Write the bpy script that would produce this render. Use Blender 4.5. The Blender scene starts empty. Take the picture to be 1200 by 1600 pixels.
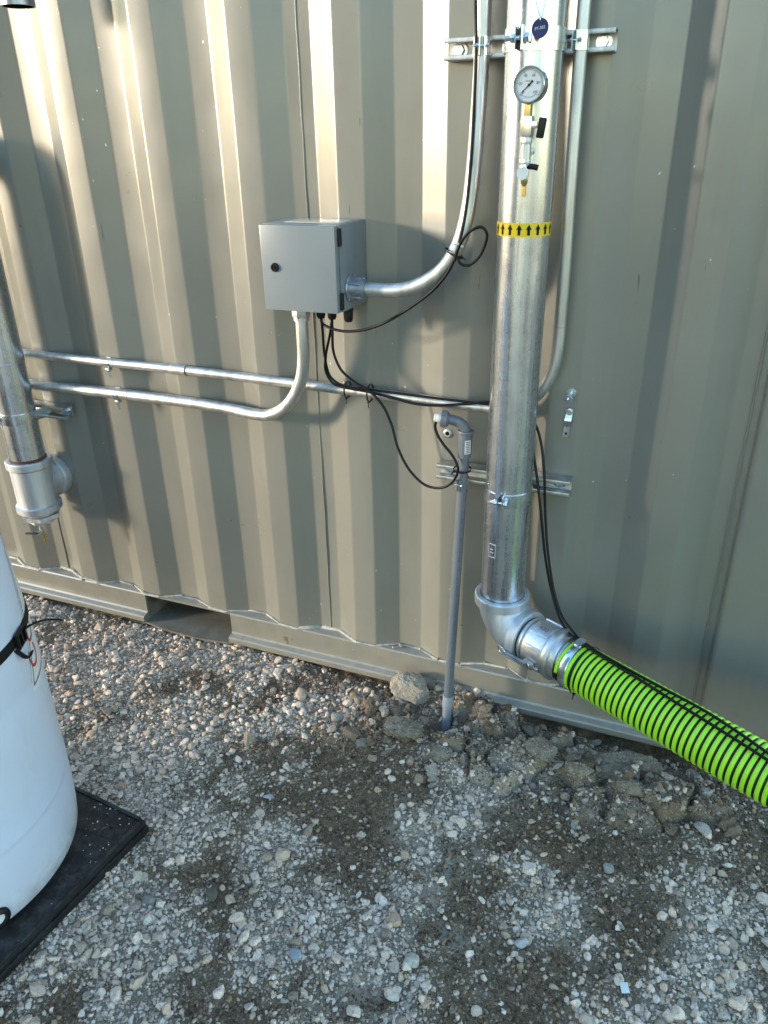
import bpy, bmesh, math, random
import numpy as np
from mathutils import Vector, Matrix
R = math.radians
random.seed(7)
rng = np.random.default_rng(11)
scene = bpy.context.scene
col = scene.collection

# ------------------------------------------------------------------ camera, light, exposure
cd = bpy.data.cameras.new('camera')
cam = bpy.data.objects.new('camera', cd); col.objects.link(cam)
cd.sensor_fit = 'VERTICAL'; cd.sensor_height = 36.0; cd.lens = 36.0 * 1194.9 / 1600.0
cd.clip_start = 0.02; cd.clip_end = 2000
c_r = Vector((0.92678, 0.37519, -0.01777)); c_u = Vector((-0.14966, 0.41223, 0.89871)); c_f = Vector((-0.34451, 0.83024, -0.43819))
cam.matrix_world = Matrix(((c_r.x, c_u.x, -c_f.x, 0.0), (c_r.y, c_u.y, -c_f.y, -1.84186), (c_r.z, c_u.z, -c_f.z, 1.58), (0, 0, 0, 1)))
scene.camera = cam

SUN_AZ, SUN_EL = R(31.0), R(9.0)          # measured from the wall (towards -X), and above the horizon
to_sun = Vector((-math.cos(SUN_AZ) * math.cos(SUN_EL), -math.sin(SUN_AZ) * math.cos(SUN_EL), math.sin(SUN_EL)))
w = bpy.data.worlds.new('World'); scene.world = w; w.use_nodes = True
nt = w.node_tree
sky = nt.nodes.new('ShaderNodeTexSky'); sky.sky_type = 'NISHITA'; sky.sun_disc = False
sky.sun_elevation = SUN_EL; sky.sun_rotation = math.atan2(to_sun.x, to_sun.y)
sky.air_density = 1.4; sky.dust_density = 0.2; sky.ozone_density = 2.8
nt.links.new(sky.outputs[0], nt.nodes['Background'].inputs[0])
nt.nodes['Background'].inputs[1].default_value = 0.15
sl = bpy.data.lights.new('sun', 'SUN'); sun = bpy.data.objects.new('sun', sl); col.objects.link(sun)
sl.energy = 0.9; sl.angle = R(7.0); sl.color = (1.0, 0.88, 0.70)
sun.rotation_euler = to_sun.to_track_quat('Z', 'Y').to_euler()
scene.view_settings.view_transform = 'Standard'; scene.view_settings.look = 'None'
scene.view_settings.exposure = 2.8; scene.view_settings.gamma = 1.0

# ------------------------------------------------------------------ object helpers
def tag(o, label=None, cat=None, group=None, kind=None):
    if label: o['label'] = label
    if cat: o['category'] = cat
    if group: o['group'] = group
    if kind: o['kind'] = kind
    return o
def thing(name, label, cat, loc=(0, 0, 0), group=None):
    o = bpy.data.objects.new(name, None); col.objects.link(o); o.location = loc
    o.empty_display_size = 0.05
    return tag(o, label, cat, group)
def unit(v):
    v = Vector(v); return v.normalized()
def frame(d):
    d = unit(d); a = Vector((0, 0, 1)) if abs(d.z) < 0.9 else Vector((1, 0, 0))
    x = a.cross(d).normalized(); return x, d.cross(x).normalized(), d
def smooth_path(pts, n=8):
    P = [Vector(p) for p in pts]
    if len(P) < 3: return P
    Q = [P[0] * 2 - P[1]] + P + [P[-1] * 2 - P[-2]]
    out = []
    for i in range(1, len(Q) - 2):
        a, b, c, d = Q[i - 1], Q[i], Q[i + 1], Q[i + 2]
        t0 = 0; t1 = max(1e-6, (b - a).length ** .5); t2 = t1 + max(1e-6, (c - b).length ** .5); t3 = t2 + max(1e-6, (d - c).length ** .5)
        for k in range(n):
            t = t1 + (t2 - t1) * k / n
            A1 = a * ((t1 - t) / (t1 - t0)) + b * ((t - t0) / (t1 - t0)); A2 = b * ((t2 - t) / (t2 - t1)) + c * ((t - t1) / (t2 - t1)); A3 = c * ((t3 - t) / (t3 - t2)) + d * ((t - t2) / (t3 - t2))
            B1 = A1 * ((t2 - t) / (t2 - t0)) + A2 * ((t - t0) / (t2 - t0)); B2 = A2 * ((t3 - t) / (t3 - t1)) + A3 * ((t - t1) / (t3 - t1))
            out.append(B1 * ((t2 - t) / (t2 - t1)) + B2 * ((t - t1) / (t2 - t1)))
    out.append(P[-1]); return out
class MB:
    def __init__(s): s.v = []; s.f = []; s.m = []
    def add(s, vs, fs, mi=0):
        b = len(s.v); s.v += [tuple(v) for v in vs]; s.f += [tuple(i + b for i in f) for f in fs]; s.m += [mi] * len(fs); return s
    def box(s, c, size, mi=0, rot=None, bev=0.0):
        bm = bmesh.new(); bmesh.ops.create_cube(bm, size=1)
        for v in bm.verts: v.co = Vector((v.co.x * size[0], v.co.y * size[1], v.co.z * size[2]))
        if bev > 0: bmesh.ops.bevel(bm, geom=list(bm.edges), offset=bev, segments=2, profile=.6, affect='EDGES')
        bm.verts.index_update()
        vs = [v.co.copy() for v in bm.verts]; fs = [[v.index for v in f.verts] for f in bm.faces]; bm.free()
        M = rot if rot is not None else Matrix.Identity(3)
        return s.add([M @ v + Vector(c) for v in vs], fs, mi)
    def rev(s, o, d, prof, n=32, mi=0, x=None):
        """profile [(along, radius)] turned round the axis d through o"""
        X, Y, D = frame(d); o = Vector(o)
        if x is not None:
            X = unit(Vector(x) - D * Vector(x).dot(D)); Y = D.cross(X)
        vs = []; fs = []
        for a, r in prof:
            for k in range(n):
                t = 2 * math.pi * k / n; vs.append(o + D * a + (X * math.cos(t) + Y * math.sin(t)) * r)
        for i in range(len(prof) - 1):
            for k in range(n):
                k2 = (k + 1) % n; fs.append((i * n + k, i * n + k2, (i + 1) * n + k2, (i + 1) * n + k))
        return s.add(vs, fs, mi)
    def cyl(s, a, b, r, n=24, mi=0, bev=0.0, r2=None):
        a = Vector(a); b = Vector(b); L = (b - a).length; r2 = r if r2 is None else r2; e = max(bev, 1e-4)
        return s.rev(a, b - a, [(0, 0.0005), (0, r - e), (e, r), (L - e, r2), (L, r2 - e), (L, 0.0005)], n, mi)
    def tube(s, pts, r, n=14, mi=0, cap=True, flat=1.0, up=None, closed=False, rf=None):
        P = [Vector(p) for p in pts]; N = len(P); vs = []; fs = []
        X = None
        for i in range(N):
            d = unit(P[min(i + 1, N - 1)] - P[max(i - 1, 0)]) if not closed else unit(P[(i + 1) % N] - P[(i - 1) % N])
            if X is None: X = frame(d)[0] if up is None else unit(Vector(up) - d * Vector(up).dot(d))
            X = unit(X - d * X.dot(d)); Y = d.cross(X)
            rr = r if rf is None else r * rf(i / (N - 1))
            for k in range(n):
                t = 2 * math.pi * k / n; vs.append(P[i] + X * (math.cos(t) * rr * flat) + Y * (math.sin(t) * rr))
        for i in range(N if closed else N - 1):
            for k in range(n):
                k2 = (k + 1) % n; j = (i + 1) % N; fs.append((i * n + k, i * n + k2, j * n + k2, j * n + k))
        if cap and not closed: fs.append(tuple(range(n - 1, -1, -1))); fs.append(tuple((N - 1) * n + k for k in range(n)))
        return s.add(vs, fs, mi)
    def hexa(s, a, b, r, mi=0, x=None):
        a = Vector(a); b = Vector(b); L = (b - a).length
        return s.rev(a, b - a, [(0, 0.0005), (0, r * .93), (L * .12, r), (L * .88, r), (L, r * .93), (L, 0.0005)], 6, mi, x)
    def prism(s, poly, o, X, Y, h, mi=0):
        """flat polygon in the X, Y plane at o, extruded by h along X x Y"""
        X = unit(X); Y = unit(Y); Z = X.cross(Y); o = Vector(o); n = len(poly)
        vs = [o + X * p[0] + Y * p[1] for p in poly] + [o + X * p[0] + Y * p[1] + Z * h for p in poly]
        fs = [tuple(range(n - 1, -1, -1)), tuple(range(n, 2 * n))] + [(i, (i + 1) % n, n + (i + 1) % n, n + i) for i in range(n)]
        return s.add(vs, fs, mi)
    def build(s, name, mats, parent=None, loc=None, sharp=38):
        me = bpy.data.meshes.new(name); me.from_pydata(s.v, [], s.f); me.validate()
        if not isinstance(mats, (list, tuple)): mats = [mats]
        for m in mats: me.materials.append(m)
        if len(me.polygons) == len(s.m): me.polygons.foreach_set('material_index', s.m)
        me.polygons.foreach_set('use_smooth', [True] * len(me.polygons))
        bm = bmesh.new(); bm.from_mesh(me); bmesh.ops.recalc_face_normals(bm, faces=bm.faces); bm.to_mesh(me); bm.free()
        me.set_sharp_from_angle(angle=R(sharp)); me.update()
        o = bpy.data.objects.new(name, me); col.objects.link(o)
        if parent is not None:
            o.parent = parent; q = parent; off = Vector((0, 0, 0))
            while q is not None: off += q.location; q = q.parent
            o.location = Vector((0, 0, 0)) ; me.transform(Matrix.Translation(-off))
        elif loc is not None:
            o.location = loc; me.transform(Matrix.Translation(-Vector(loc)))
        return o
def clone(o, delta, label=None, parent=None):
    c = o.copy(); col.objects.link(c)
    if parent is None:
        c.location = Vector(o.location) + Vector(delta)
        if label: c['label'] = label
    else: c.parent = parent
    for ch in list(o.children): clone(ch, (0, 0, 0), None, c)
    return c
def text_mesh(txt, size):
    cu = bpy.data.curves.new('lettering', 'FONT'); cu.body = txt; cu.size = size; cu.align_x = 'CENTER'; cu.align_y = 'CENTER'; cu.resolution_u = 4
    ob = bpy.data.objects.new('lettering', cu); col.objects.link(ob)
    dg = bpy.context.evaluated_depsgraph_get(); dg.update()
    me = bpy.data.meshes.new_from_object(ob.evaluated_get(dg))
    vs = [v.co.copy() for v in me.vertices]; fs = [tuple(p.vertices) for p in me.polygons]
    bpy.data.objects.remove(ob); bpy.data.meshes.remove(me); bpy.data.curves.remove(cu)
    return vs, fs

# ------------------------------------------------------------------ materials
def nodes(name):
    m = bpy.data.materials.new(name); m.use_nodes = True
    return m, m.node_tree, m.node_tree.nodes['Principled BSDF']
def noise(nt, scale, detail=4, rough=.55, vec=None, sc=None):
    n = nt.nodes.new('ShaderNodeTexNoise'); n.inputs['Scale'].default_value = scale; n.inputs['Detail'].default_value = detail; n.inputs['Roughness'].default_value = rough
    if vec is None:
        tc = nt.nodes.new('ShaderNodeTexCoord'); vec = tc.outputs['Object']
    if sc:
        mp = nt.nodes.new('ShaderNodeMapping'); mp.inputs['Scale'].default_value = sc; nt.links.new(vec, mp.inputs[0]); vec = mp.outputs[0]
    nt.links.new(vec, n.inputs['Vector']); return n.outputs['Fac']
def ramp(nt, fac, stops):
    r = nt.nodes.new('ShaderNodeValToRGB'); e = r.color_ramp.elements
    while len(e) < len(stops): e.new(.5)
    for i, (p, c) in enumerate(stops):
        e[i].position = p; e[i].color = (c, c, c, 1) if not isinstance(c, (tuple, list)) else (*c[:3], 1)
    nt.links.new(fac, r.inputs[0]); return r.outputs[0]
def mix(nt, fac, a, b, mode='MIX'):
    m = nt.nodes.new('ShaderNodeMix'); m.data_type = 'RGBA'; m.blend_type = mode
    for s, v in ((0, fac), (6, a), (7, b)):
        if hasattr(v, 'links'): nt.links.new(v, m.inputs[s])
        else: m.inputs[s].default_value = v if not isinstance(v, tuple) else (*v[:3], 1)
    return m.outputs[2]
def bump(nt, h, strength, dist, prev=None):
    b = nt.nodes.new('ShaderNodeBump'); b.inputs['Strength'].default_value = strength; b.inputs['Distance'].default_value = dist
    nt.links.new(h, b.inputs['Height'])
    if prev is not None: nt.links.new(prev, b.inputs['Normal'])
    return b.outputs[0]
def mat_plain(name, base, rough=.5, metal=0., var=.12, scale=40, bmp=0., spec=.5):
    m, nt, p = nodes(name)
    n = noise(nt, scale); lo = tuple(c * (1 - var) for c in base); hi = tuple(min(1, c * (1 + var)) for c in base)
    nt.links.new(ramp(nt, n, [(.3, lo), (.7, hi)]), p.inputs['Base Color'])
    nt.links.new(ramp(nt, noise(nt, scale * .4), [(.3, max(0, rough - .07)), (.7, min(1, rough + .07))]), p.inputs['Roughness'])
    p.inputs['Metallic'].default_value = metal; p.inputs['Specular IOR Level'].default_value = spec
    if bmp > 0: nt.links.new(bump(nt, noise(nt, scale * 6), bmp, .001), p.inputs['Normal'])
    return m
def mat_galv(name, base=(.60, .62, .64), rough=.30, streak=1.0, dirt=.5, cast=False):
    m, nt, p = nodes(name)
    tc = nt.nodes.new('ShaderNodeTexCoord'); ob = tc.outputs['Object']
    v = nt.nodes.new('ShaderNodeTexVoronoi'); v.inputs['Scale'].default_value = 70; nt.links.new(ob, v.inputs['Vector'])
    sp = nt.nodes.new('ShaderNodeSeparateColor'); nt.links.new(v.outputs['Color'], sp.inputs[0])
    st = noise(nt, 28, 6, .65, ob, (1, 1, .06)); bl = noise(nt, 9, 5, .6, ob)
    st2 = noise(nt, 70, 4, .6, ob, (1, 1, .02))
    c = mix(nt, ramp(nt, st, [(.35, 0.), (.7, 1.)]), tuple(x * .66 for x in base), tuple(min(1, x * 1.14) for x in base)); c = mix(nt, ramp(nt, st2, [(.5, 0.), (.75, .5 * min(1, streak))]), c, tuple(x * .6 for x in base))
    c = mix(nt, ramp(nt, bl, [(.45, 0.), (.9, .25)]), c, tuple(x * .78 for x in base))
    sc = noise(nt, 85, 4, .6, ob, (1, 1, .30)); scm = noise(nt, 5, 2, .5, ob)
    spk = nt.nodes.new('ShaderNodeMath'); spk.operation = 'MULTIPLY'
    nt.links.new(ramp(nt, sc, [(.70, 0.), (.82, 1.)]), spk.inputs[0]); nt.links.new(ramp(nt, scm, [(.5, 0.), (.62, dirt)]), spk.inputs[1])
    c = mix(nt, spk.outputs[0], c, (.07, .065, .06))
    nt.links.new(c, p.inputs['Base Color'])
    rg = nt.nodes.new('ShaderNodeMath'); rg.operation = 'ADD'
    nt.links.new(ramp(nt, sp.outputs[0], [(0., rough - .01), (1., rough + .02)]), rg.inputs[0])
    nt.links.new(ramp(nt, bl, [(.35, 0.), (.8, .10)]), rg.inputs[1])
    rg2 = nt.nodes.new('ShaderNodeMath'); rg2.operation = 'ADD'; nt.links.new(rg.outputs[0], rg2.inputs[0]); nt.links.new(ramp(nt, st2, [(.35, 0.), (.7, .16)]), rg2.inputs[1])
    nt.links.new(rg2.outputs[0], p.inputs['Roughness'])
    p.inputs['Metallic'].default_value = 1.0 if not cast else .75
    b = bump(nt, noise(nt, 240 if not cast else 160, 3, .6, ob), .035 if not cast else .25, .001)
    b = bump(nt, st, .06 * streak, .001, b); b = bump(nt, noise(nt, 60, 2, .5, ob, (1, 1, .02)), .12 * streak, .001, b)
    nt.links.new(b, p.inputs['Normal'])
    return m
def mat_container(name, base, dust=.9):
    m, nt, p = nodes(name)
    tc = nt.nodes.new('ShaderNodeTexCoord'); ob = tc.outputs['Object']
    c = mix(nt, ramp(nt, noise(nt, 2.2, 5, .6, ob), [(.3, 0.), (.7, 1.)]), tuple(x * .93 for x in base), tuple(x * 1.06 for x in base))
    c = mix(nt, ramp(nt, noise(nt, 14, 5, .6, ob, (1, 1, .12)), [(.50, 0.), (.78, .5)]), c, tuple(x * .78 for x in base))
    # pale chips and dark scuffs
    chip = noise(nt, 95, 2, .5, ob, (1, 1, .55)); cm = noise(nt, 3.1, 2, .5, ob)
    k = nt.nodes.new('ShaderNodeMath'); k.operation = 'MULTIPLY'
    nt.links.new(ramp(nt, chip, [(.755, 0.), (.768, 1.)]), k.inputs[0]); nt.links.new(ramp(nt, cm, [(.52, 0.), (.6, 1.)]), k.inputs[1])
    c = mix(nt, k.outputs[0], c, (.62, .62, .58))
    sc = noise(nt, 60, 2, .5, ob, (1, 1, .16)); sm = noise(nt, 2.3, 2, .5, ob, (1.7, 1, 1))
    k2 = nt.nodes.new('ShaderNodeMath'); k2.operation = 'MULTIPLY'
    nt.links.new(ramp(nt, sc, [(.735, 0.), (.765, 1.)]), k2.inputs[0]); nt.links.new(ramp(nt, sm, [(.5, 0.), (.6, .8)]), k2.inputs[1])
    c = mix(nt, k2.outputs[0], c, (.05, .045, .04))
    # dust low down
    sep = nt.nodes.new('ShaderNodeSeparateXYZ'); nt.links.new(ob, sep.inputs[0])
    k3 = nt.nodes.new('ShaderNodeMath'); k3.operation = 'MULTIPLY'
    nt.links.new(ramp(nt, sep.outputs[2], [(.06, .85), (.30, 0.)]), k3.inputs[0]); nt.links.new(ramp(nt, noise(nt, 18, 6, .7, ob), [(.35, 0.), (.65, 1.)]), k3.inputs[1])
    c = mix(nt, k3.outputs[0], c, (.21, .19, .155))
    k5 = nt.nodes.new('ShaderNodeMath'); k5.operation = 'MULTIPLY'
    nt.links.new(ramp(nt, sep.outputs[2], [(.10, .8), (.16, .12)]), k5.inputs[0]); nt.links.new(ramp(nt, noise(nt, 21, 6, .7, ob), [(.64, 0.), (.70, 1.)]), k5.inputs[1])
    c = mix(nt, k5.outputs[0], c, (.095, .048, .024))
    geo = nt.nodes.new('ShaderNodeNewGeometry'); gs = nt.nodes.new('ShaderNodeSeparateXYZ'); nt.links.new(geo.outputs['True Normal'], gs.inputs[0])
    k4 = nt.nodes.new('ShaderNodeMath'); k4.operation = 'MULTIPLY'
    nt.links.new(ramp(nt, gs.outputs[2], [(.5, 0.), (.8, dust)]), k4.inputs[0]); nt.links.new(ramp(nt, noise(nt, 40, 6, .7, ob), [(.3, .35), (.6, 1.)]), k4.inputs[1])
    c = mix(nt, k4.outputs[0], c, (.28, .265, .235))
    nt.links.new(c, p.inputs['Base Color'])
    nt.links.new(ramp(nt, noise(nt, 5, 4, .6, ob), [(.3, .27), (.7, .37)]), p.inputs['Roughness']); p.inputs['Specular IOR Level'].default_value = .95
    b = bump(nt, noise(nt, 420, 2, .5, ob), .12, .0006)
    b = bump(nt, noise(nt, 3.5, 2, .5, ob), .25, .004, b)
    nt.links.new(b, p.inputs['Normal'])
    return m

PAINT = (.164, .158, .136)
M_cont = mat_container('olive grey container paint', PAINT)
M_pocket = mat_container('dark brown pocket paint', (.105, .096, .074), .15)  # darker, browner copy of the container paint with little dust
M_bead = mat_plain('dusty weld sealant', (.30, .29, .265), .8, var=.35, scale=60, bmp=.5)
M_galv = mat_galv('galvanised pipe', (.70, .735, .79), .18, 1.8, .3)
M_cond = mat_galv('galvanised conduit', (.64, .64, .63), .36, dirt=.3)
M_strut = mat_galv('galvanised strut', (.55, .55, .54), .36, dirt=.2)
M_zinc = mat_plain('bright zinc', (.68, .72, .75), .25, 1., var=.12, scale=60)
M_cast = mat_galv('galvanised casting', (.56, .58, .61), .40, .2, .35, cast=True)
M_alu = mat_plain('cast aluminium', (.66, .66, .67), .38, 1., var=.12, scale=120, bmp=.25)
M_box = mat_plain('light grey powder coat', (.175, .192, .205), .33, var=.03, scale=8, bmp=.12)
M_black = mat_plain('black plastic', (.0045, .0045, .005), .45, var=.2, spec=.3)
M_cable = mat_plain('black cable jacket', (.0035, .0035, .004), .42, var=.2, scale=80, spec=.25)
M_gpvc = mat_plain('grey pvc', (.125, .135, .155), .42, var=.06, scale=15)
M_gpvc_pale = mat_plain('pale grey pvc', (.27, .30, .36), .45, var=.05, scale=15)
M_white = mat_plain('white plastic', (.62, .62, .61), .4, var=.03)
M_drum = mat_plain('white drum plastic', (.46, .52, .61), .42, var=.035, scale=5, bmp=.05)
def mat_drum():
    m, nt, p = nodes('scuffed white drum plastic'); tc = nt.nodes.new('ShaderNodeTexCoord'); ob = tc.outputs['Object']; sp = nt.nodes.new('ShaderNodeSeparateXYZ'); nt.links.new(ob, sp.inputs[0])
    c = mix(nt, ramp(nt, noise(nt, 4, 5, .6, ob), [(.3, 0.), (.7, 1.)]), (.47, .505, .60), (.52, .555, .645))
    k = nt.nodes.new('ShaderNodeMath'); k.operation = 'MULTIPLY'; nt.links.new(ramp(nt, sp.outputs[2], [(.01, .75), (.12, 0.)]), k.inputs[0]); nt.links.new(ramp(nt, noise(nt, 26, 8, .7, ob), [(.42, 0.), (.66, 1.)]), k.inputs[1])
    c = mix(nt, k.outputs[0], c, (.26, .23, .19))
    c = mix(nt, ramp(nt, noise(nt, 30, 3, .6, ob, (1, 1, .10)), [(.66, 0.), (.74, .35)]), c, (.33, .33, .32))
    c = mix(nt, ramp(nt, noise(nt, 7, 6, .7, ob, (1, 1, .35)), [(.62, 0.), (.75, .25)]), c, (.38, .36, .30))
    nt.links.new(c, p.inputs['Base Color']); nt.links.new(ramp(nt, noise(nt, 12, 5, .6, ob), [(.3, .34), (.7, .52)]), p.inputs['Roughness'])
    nt.links.new(bump(nt, noise(nt, 5, 3, .5, ob), .12, .004), p.inputs['Normal']); return m
M_drum = mat_drum()
M_label = mat_plain('white label film', (.64, .64, .65), .3, var=.02)
M_red = mat_plain('red ink', (.42, .012, .03), .4)
M_ink = mat_plain('black ink', (.004, .004, .005), .5, spec=.2)
M_greyink = mat_plain('faint grey ink', (.10, .10, .11), .6)
M_brass = mat_plain('brass', (.60, .45, .21), .3, 1.)
M_nickel = mat_plain('nickel plate', (.78, .77, .74), .22, 1., var=.06)
M_blue = mat_plain('dark blue tag', (.006, .010, .075), .35, var=.05)
M_yellow = mat_plain('yellow tape', (.66, .46, .012), .4, var=.06)
M_green = mat_plain('lime green hose coil', (.31, .64, .022), .40, var=.06, scale=20)
M_hosein = mat_plain('black hose wall', (.003, .006, .004), .5, spec=.3)
M_rust = mat_plain('rusty thread', (.085, .035, .018), .85, var=.5, scale=90, bmp=.6)
M_webbing = mat_plain('black webbing', (.0035, .0035, .0045), .7, var=.2, scale=200, bmp=.4, spec=.25)
def mat_pallet():
    m, nt, p = nodes('dusty black polyethylene')
    tc = nt.nodes.new('ShaderNodeTexCoord'); ob = tc.outputs['Object']
    geo = nt.nodes.new('ShaderNodeNewGeometry'); sp = nt.nodes.new('ShaderNodeSeparateXYZ'); nt.links.new(geo.outputs['True Normal'], sp.inputs[0])
    k = nt.nodes.new('ShaderNodeMath'); k.operation = 'MULTIPLY'
    nt.links.new(ramp(nt, sp.outputs[2], [(.4, .1), (.8, 1.)]), k.inputs[0]); nt.links.new(ramp(nt, noise(nt, 22, 8, .75, ob), [(.45, .0), (.72, .5)]), k.inputs[1])
    nt.links.new(mix(nt, k.outputs[0], (.0045, .005, .0065), (.11, .105, .10)), p.inputs['Base Color'])
    nt.links.new(ramp(nt, noise(nt, 30, 4, .6, ob), [(.3, .38), (.7, .62)]), p.inputs['Roughness'])
    nt.links.new(bump(nt, noise(nt, 300, 3, .6, ob), .25, .001), p.inputs['Normal'])
    return m
M_pallet = mat_pallet()
def mat_stone():
    m, nt, p = nodes('gravel stone')
    a = nt.nodes.new('ShaderNodeAttribute'); a.attribute_name = 'tint'
    tc = nt.nodes.new('ShaderNodeTexCoord'); ob = tc.outputs['Object']
    n = noise(nt, 320, 4, .65, ob); n2 = noise(nt, 110, 4, .6, ob)
    c = mix(nt, 1.0, a.outputs['Color'], ramp(nt, n, [(.25, .72), (.75, 1.22)]), 'MULTIPLY')
    c = mix(nt, ramp(nt, n2, [(.5, 0.), (.72, .5)]), c, (.085, .072, .058))
    nt.links.new(c, p.inputs['Base Color']); p.inputs['Roughness'].default_value = .82; p.inputs['Specular IOR Level'].default_value = .3
    nt.links.new(bump(nt, n, .45, .0012), p.inputs['Normal'])
    return m
M_stone = mat_stone()
def mat_clod(name, a, b, pebble):
    m, nt, p = nodes(name)
    tc = nt.nodes.new('ShaderNodeTexCoord'); ob = tc.outputs['Object']
    n = noise(nt, 60, 8, .7, ob)
    v = nt.nodes.new('ShaderNodeTexVoronoi'); v.inputs['Scale'].default_value = 150; v.inputs['Randomness'].default_value = 1.0; nt.links.new(ob, v.inputs['Vector'])
    sc = nt.nodes.new('ShaderNodeSeparateColor'); nt.links.new(v.outputs['Color'], sc.inputs[0])
    c = mix(nt, ramp(nt, n, [(.3, 0.), (.7, 1.)]), a, b)
    k = nt.nodes.new('ShaderNodeMath'); k.operation = 'MULTIPLY'
    nt.links.new(ramp(nt, v.outputs['Distance'], [(.25, 1.), (.45, 0.)]), k.inputs[0]); nt.links.new(ramp(nt, sc.outputs[0], [(.74, 0.), (.95, .9)]), k.inputs[1])
    c = mix(nt, k.outputs[0], c, pebble)
    nt.links.new(c, p.inputs['Base Color']); p.inputs['Roughness'].default_value = .92; p.inputs['Specular IOR Level'].default_value = .2
    b2 = bump(nt, noise(nt, 220, 6, .7, ob), .8, .004); nt.links.new(bump(nt, k.outputs[0], .5, .004, b2), p.inputs['Normal'])
    return m
def mat_bits():
    m, nt, p = nodes('soil clod bits'); a = nt.nodes.new('ShaderNodeAttribute'); a.attribute_name = 'tint'
    tc = nt.nodes.new('ShaderNodeTexCoord'); ob = tc.outputs['Object']; n = noise(nt, 190, 7, .75, ob)
    c = mix(nt, 1.0, a.outputs['Color'], ramp(nt, n, [(.28, .5), (.7, 1.35)]), 'MULTIPLY')
    c = mix(nt, ramp(nt, noise(nt, 420, 2, .5, ob), [(.66, 0.), (.74, .9)]), c, (.46, .44, .40))
    nt.links.new(c, p.inputs['Base Color']); p.inputs['Roughness'].default_value = .95; p.inputs['Specular IOR Level'].default_value = .15
    nt.links.new(bump(nt, n, .8, .004), p.inputs['Normal']); return m
M_clodbits = mat_bits()
M_clod = mat_clod('pale dirt clod', (.20, .165, .125), (.38, .33, .27), (.5, .47, .42))
M_crust = mat_clod('broken dirt crust', (.13, .098, .066), (.36, .30, .225), (.50, .47, .42))
def mat_ground():
    m, nt, p = nodes('dirt and grit')
    a = nt.nodes.new('ShaderNodeAttribute'); a.attribute_name = 'patch'
    sp = nt.nodes.new('ShaderNodeSeparateColor'); nt.links.new(a.outputs['Color'], sp.inputs[0])
    tc = nt.nodes.new('ShaderNodeTexCoord'); ob = tc.outputs['Object']
    fine = noise(nt, 260, 8, .72, ob); mid = noise(nt, 34, 8, .7, ob)
    dirt = mix(nt, ramp(nt, fine, [(.3, 0.), (.72, 1.)]), (.064, .042, .026), (.29, .196, .122))
    grit = mix(nt, ramp(nt, fine, [(.28, 0.), (.7, 1.)]), (.14, .112, .080), (.45, .385, .29))
    f = nt.nodes.new('ShaderNodeMath'); f.operation = 'ADD'; f.use_clamp = True
    nt.links.new(sp.outputs[0], f.inputs[0]); nt.links.new(ramp(nt, mid, [(.3, -.0), (.7, .0)]), f.inputs[1])
    c = mix(nt, f.outputs[0], dirt, grit)
    c = mix(nt, sp.outputs[1], c, mix(nt, fine, (.27, .23, .175), (.52, .45, .35)))
    v = nt.nodes.new('ShaderNodeTexVoronoi'); v.inputs['Scale'].default_value = 210; nt.links.new(ob, v.inputs['Vector'])
    sc = nt.nodes.new('ShaderNodeSeparateColor'); nt.links.new(v.outputs['Color'], sc.inputs[0])
    k = nt.nodes.new('ShaderNodeMath'); k.operation = 'MULTIPLY'
    nt.links.new(ramp(nt, v.outputs['Distance'], [(.2, 1.), (.42, 0.)]), k.inputs[0]); nt.links.new(ramp(nt, sc.outputs[1], [(.80, 0.), (.84, 1.)]), k.inputs[1])
    c = mix(nt, k.outputs[0], c, mix(nt, sc.outputs[2], (.20, .18, .15), (.48, .47, .45)))
    nt.links.new(c, p.inputs['Base Color']); p.inputs['Roughness'].default_value = .95; p.inputs['Specular IOR Level'].default_value = .2
    b = bump(nt, mid, .7, .012); b = bump(nt, fine, .9, .005, b); b = bump(nt, k.outputs[0], .6, .003, b)
    nt.links.new(b, p.inputs['Normal'])
    return m
M_ground = mat_ground()

# ------------------------------------------------------------------ ground relief and its patches
LAT = rng.random((8, 256, 256))
def vnoise(x, y, s, k):
    u = np.asarray(x) * s + 57.3 * k; v = np.asarray(y) * s + 31.7 * k
    i = np.floor(u).astype(int); j = np.floor(v).astype(int); a = u - i; b = v - j
    a = a * a * (3 - 2 * a); b = b * b * (3 - 2 * b); L = LAT[k % 8]
    g = lambda p, q: L[p % 256, q % 256]
    return (g(i, j) * (1 - a) + g(i + 1, j) * a) * (1 - b) + (g(i, j + 1) * (1 - a) + g(i + 1, j + 1) * a) * b
def fbm(x, y, s, k, o=4):
    r = 0; w_ = 1; t = 0
    for q in range(o): r = r + w_ * vnoise(x, y, s * 2 ** q, k + q); t += w_; w_ *= .5
    return r / t
DIRT = [(-0.8, -0.56, 0.1), (-0.6, -0.75, 0.1), (-0.83, -0.9, 0.08), (-0.69, -1.04, 0.09), (-0.6, -0.43, 0.12), (-0.52, -0.36, 0.1), (-0.59, -0.62, 0.08), (-0.25, -0.42, 0.12), (-0.18, -0.36, 0.1), (-0.28, -0.66, 0.12), (-0.25, -0.78, 0.13), (-0.15, -0.86, 0.12), (-0.23, -0.93, 0.12), (0.02, -0.58, 0.1), (0.09, -0.61, 0.1), (0.15, -0.49, 0.1), (0.04, -0.73, 0.1), (-0.13, -0.47, 0.08), (-1.11, -0.65, 0.06), (-1.08, -0.18, 0.10), (-1.29, -0.22, 0.07), (-0.82, -0.38, 0.1), (-1.04, -0.82, 0.07), (-.45, -.15, .16), (-.2, -.1, .18), (.1, -.1, .2), (.1, -.25, .12)]
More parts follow.
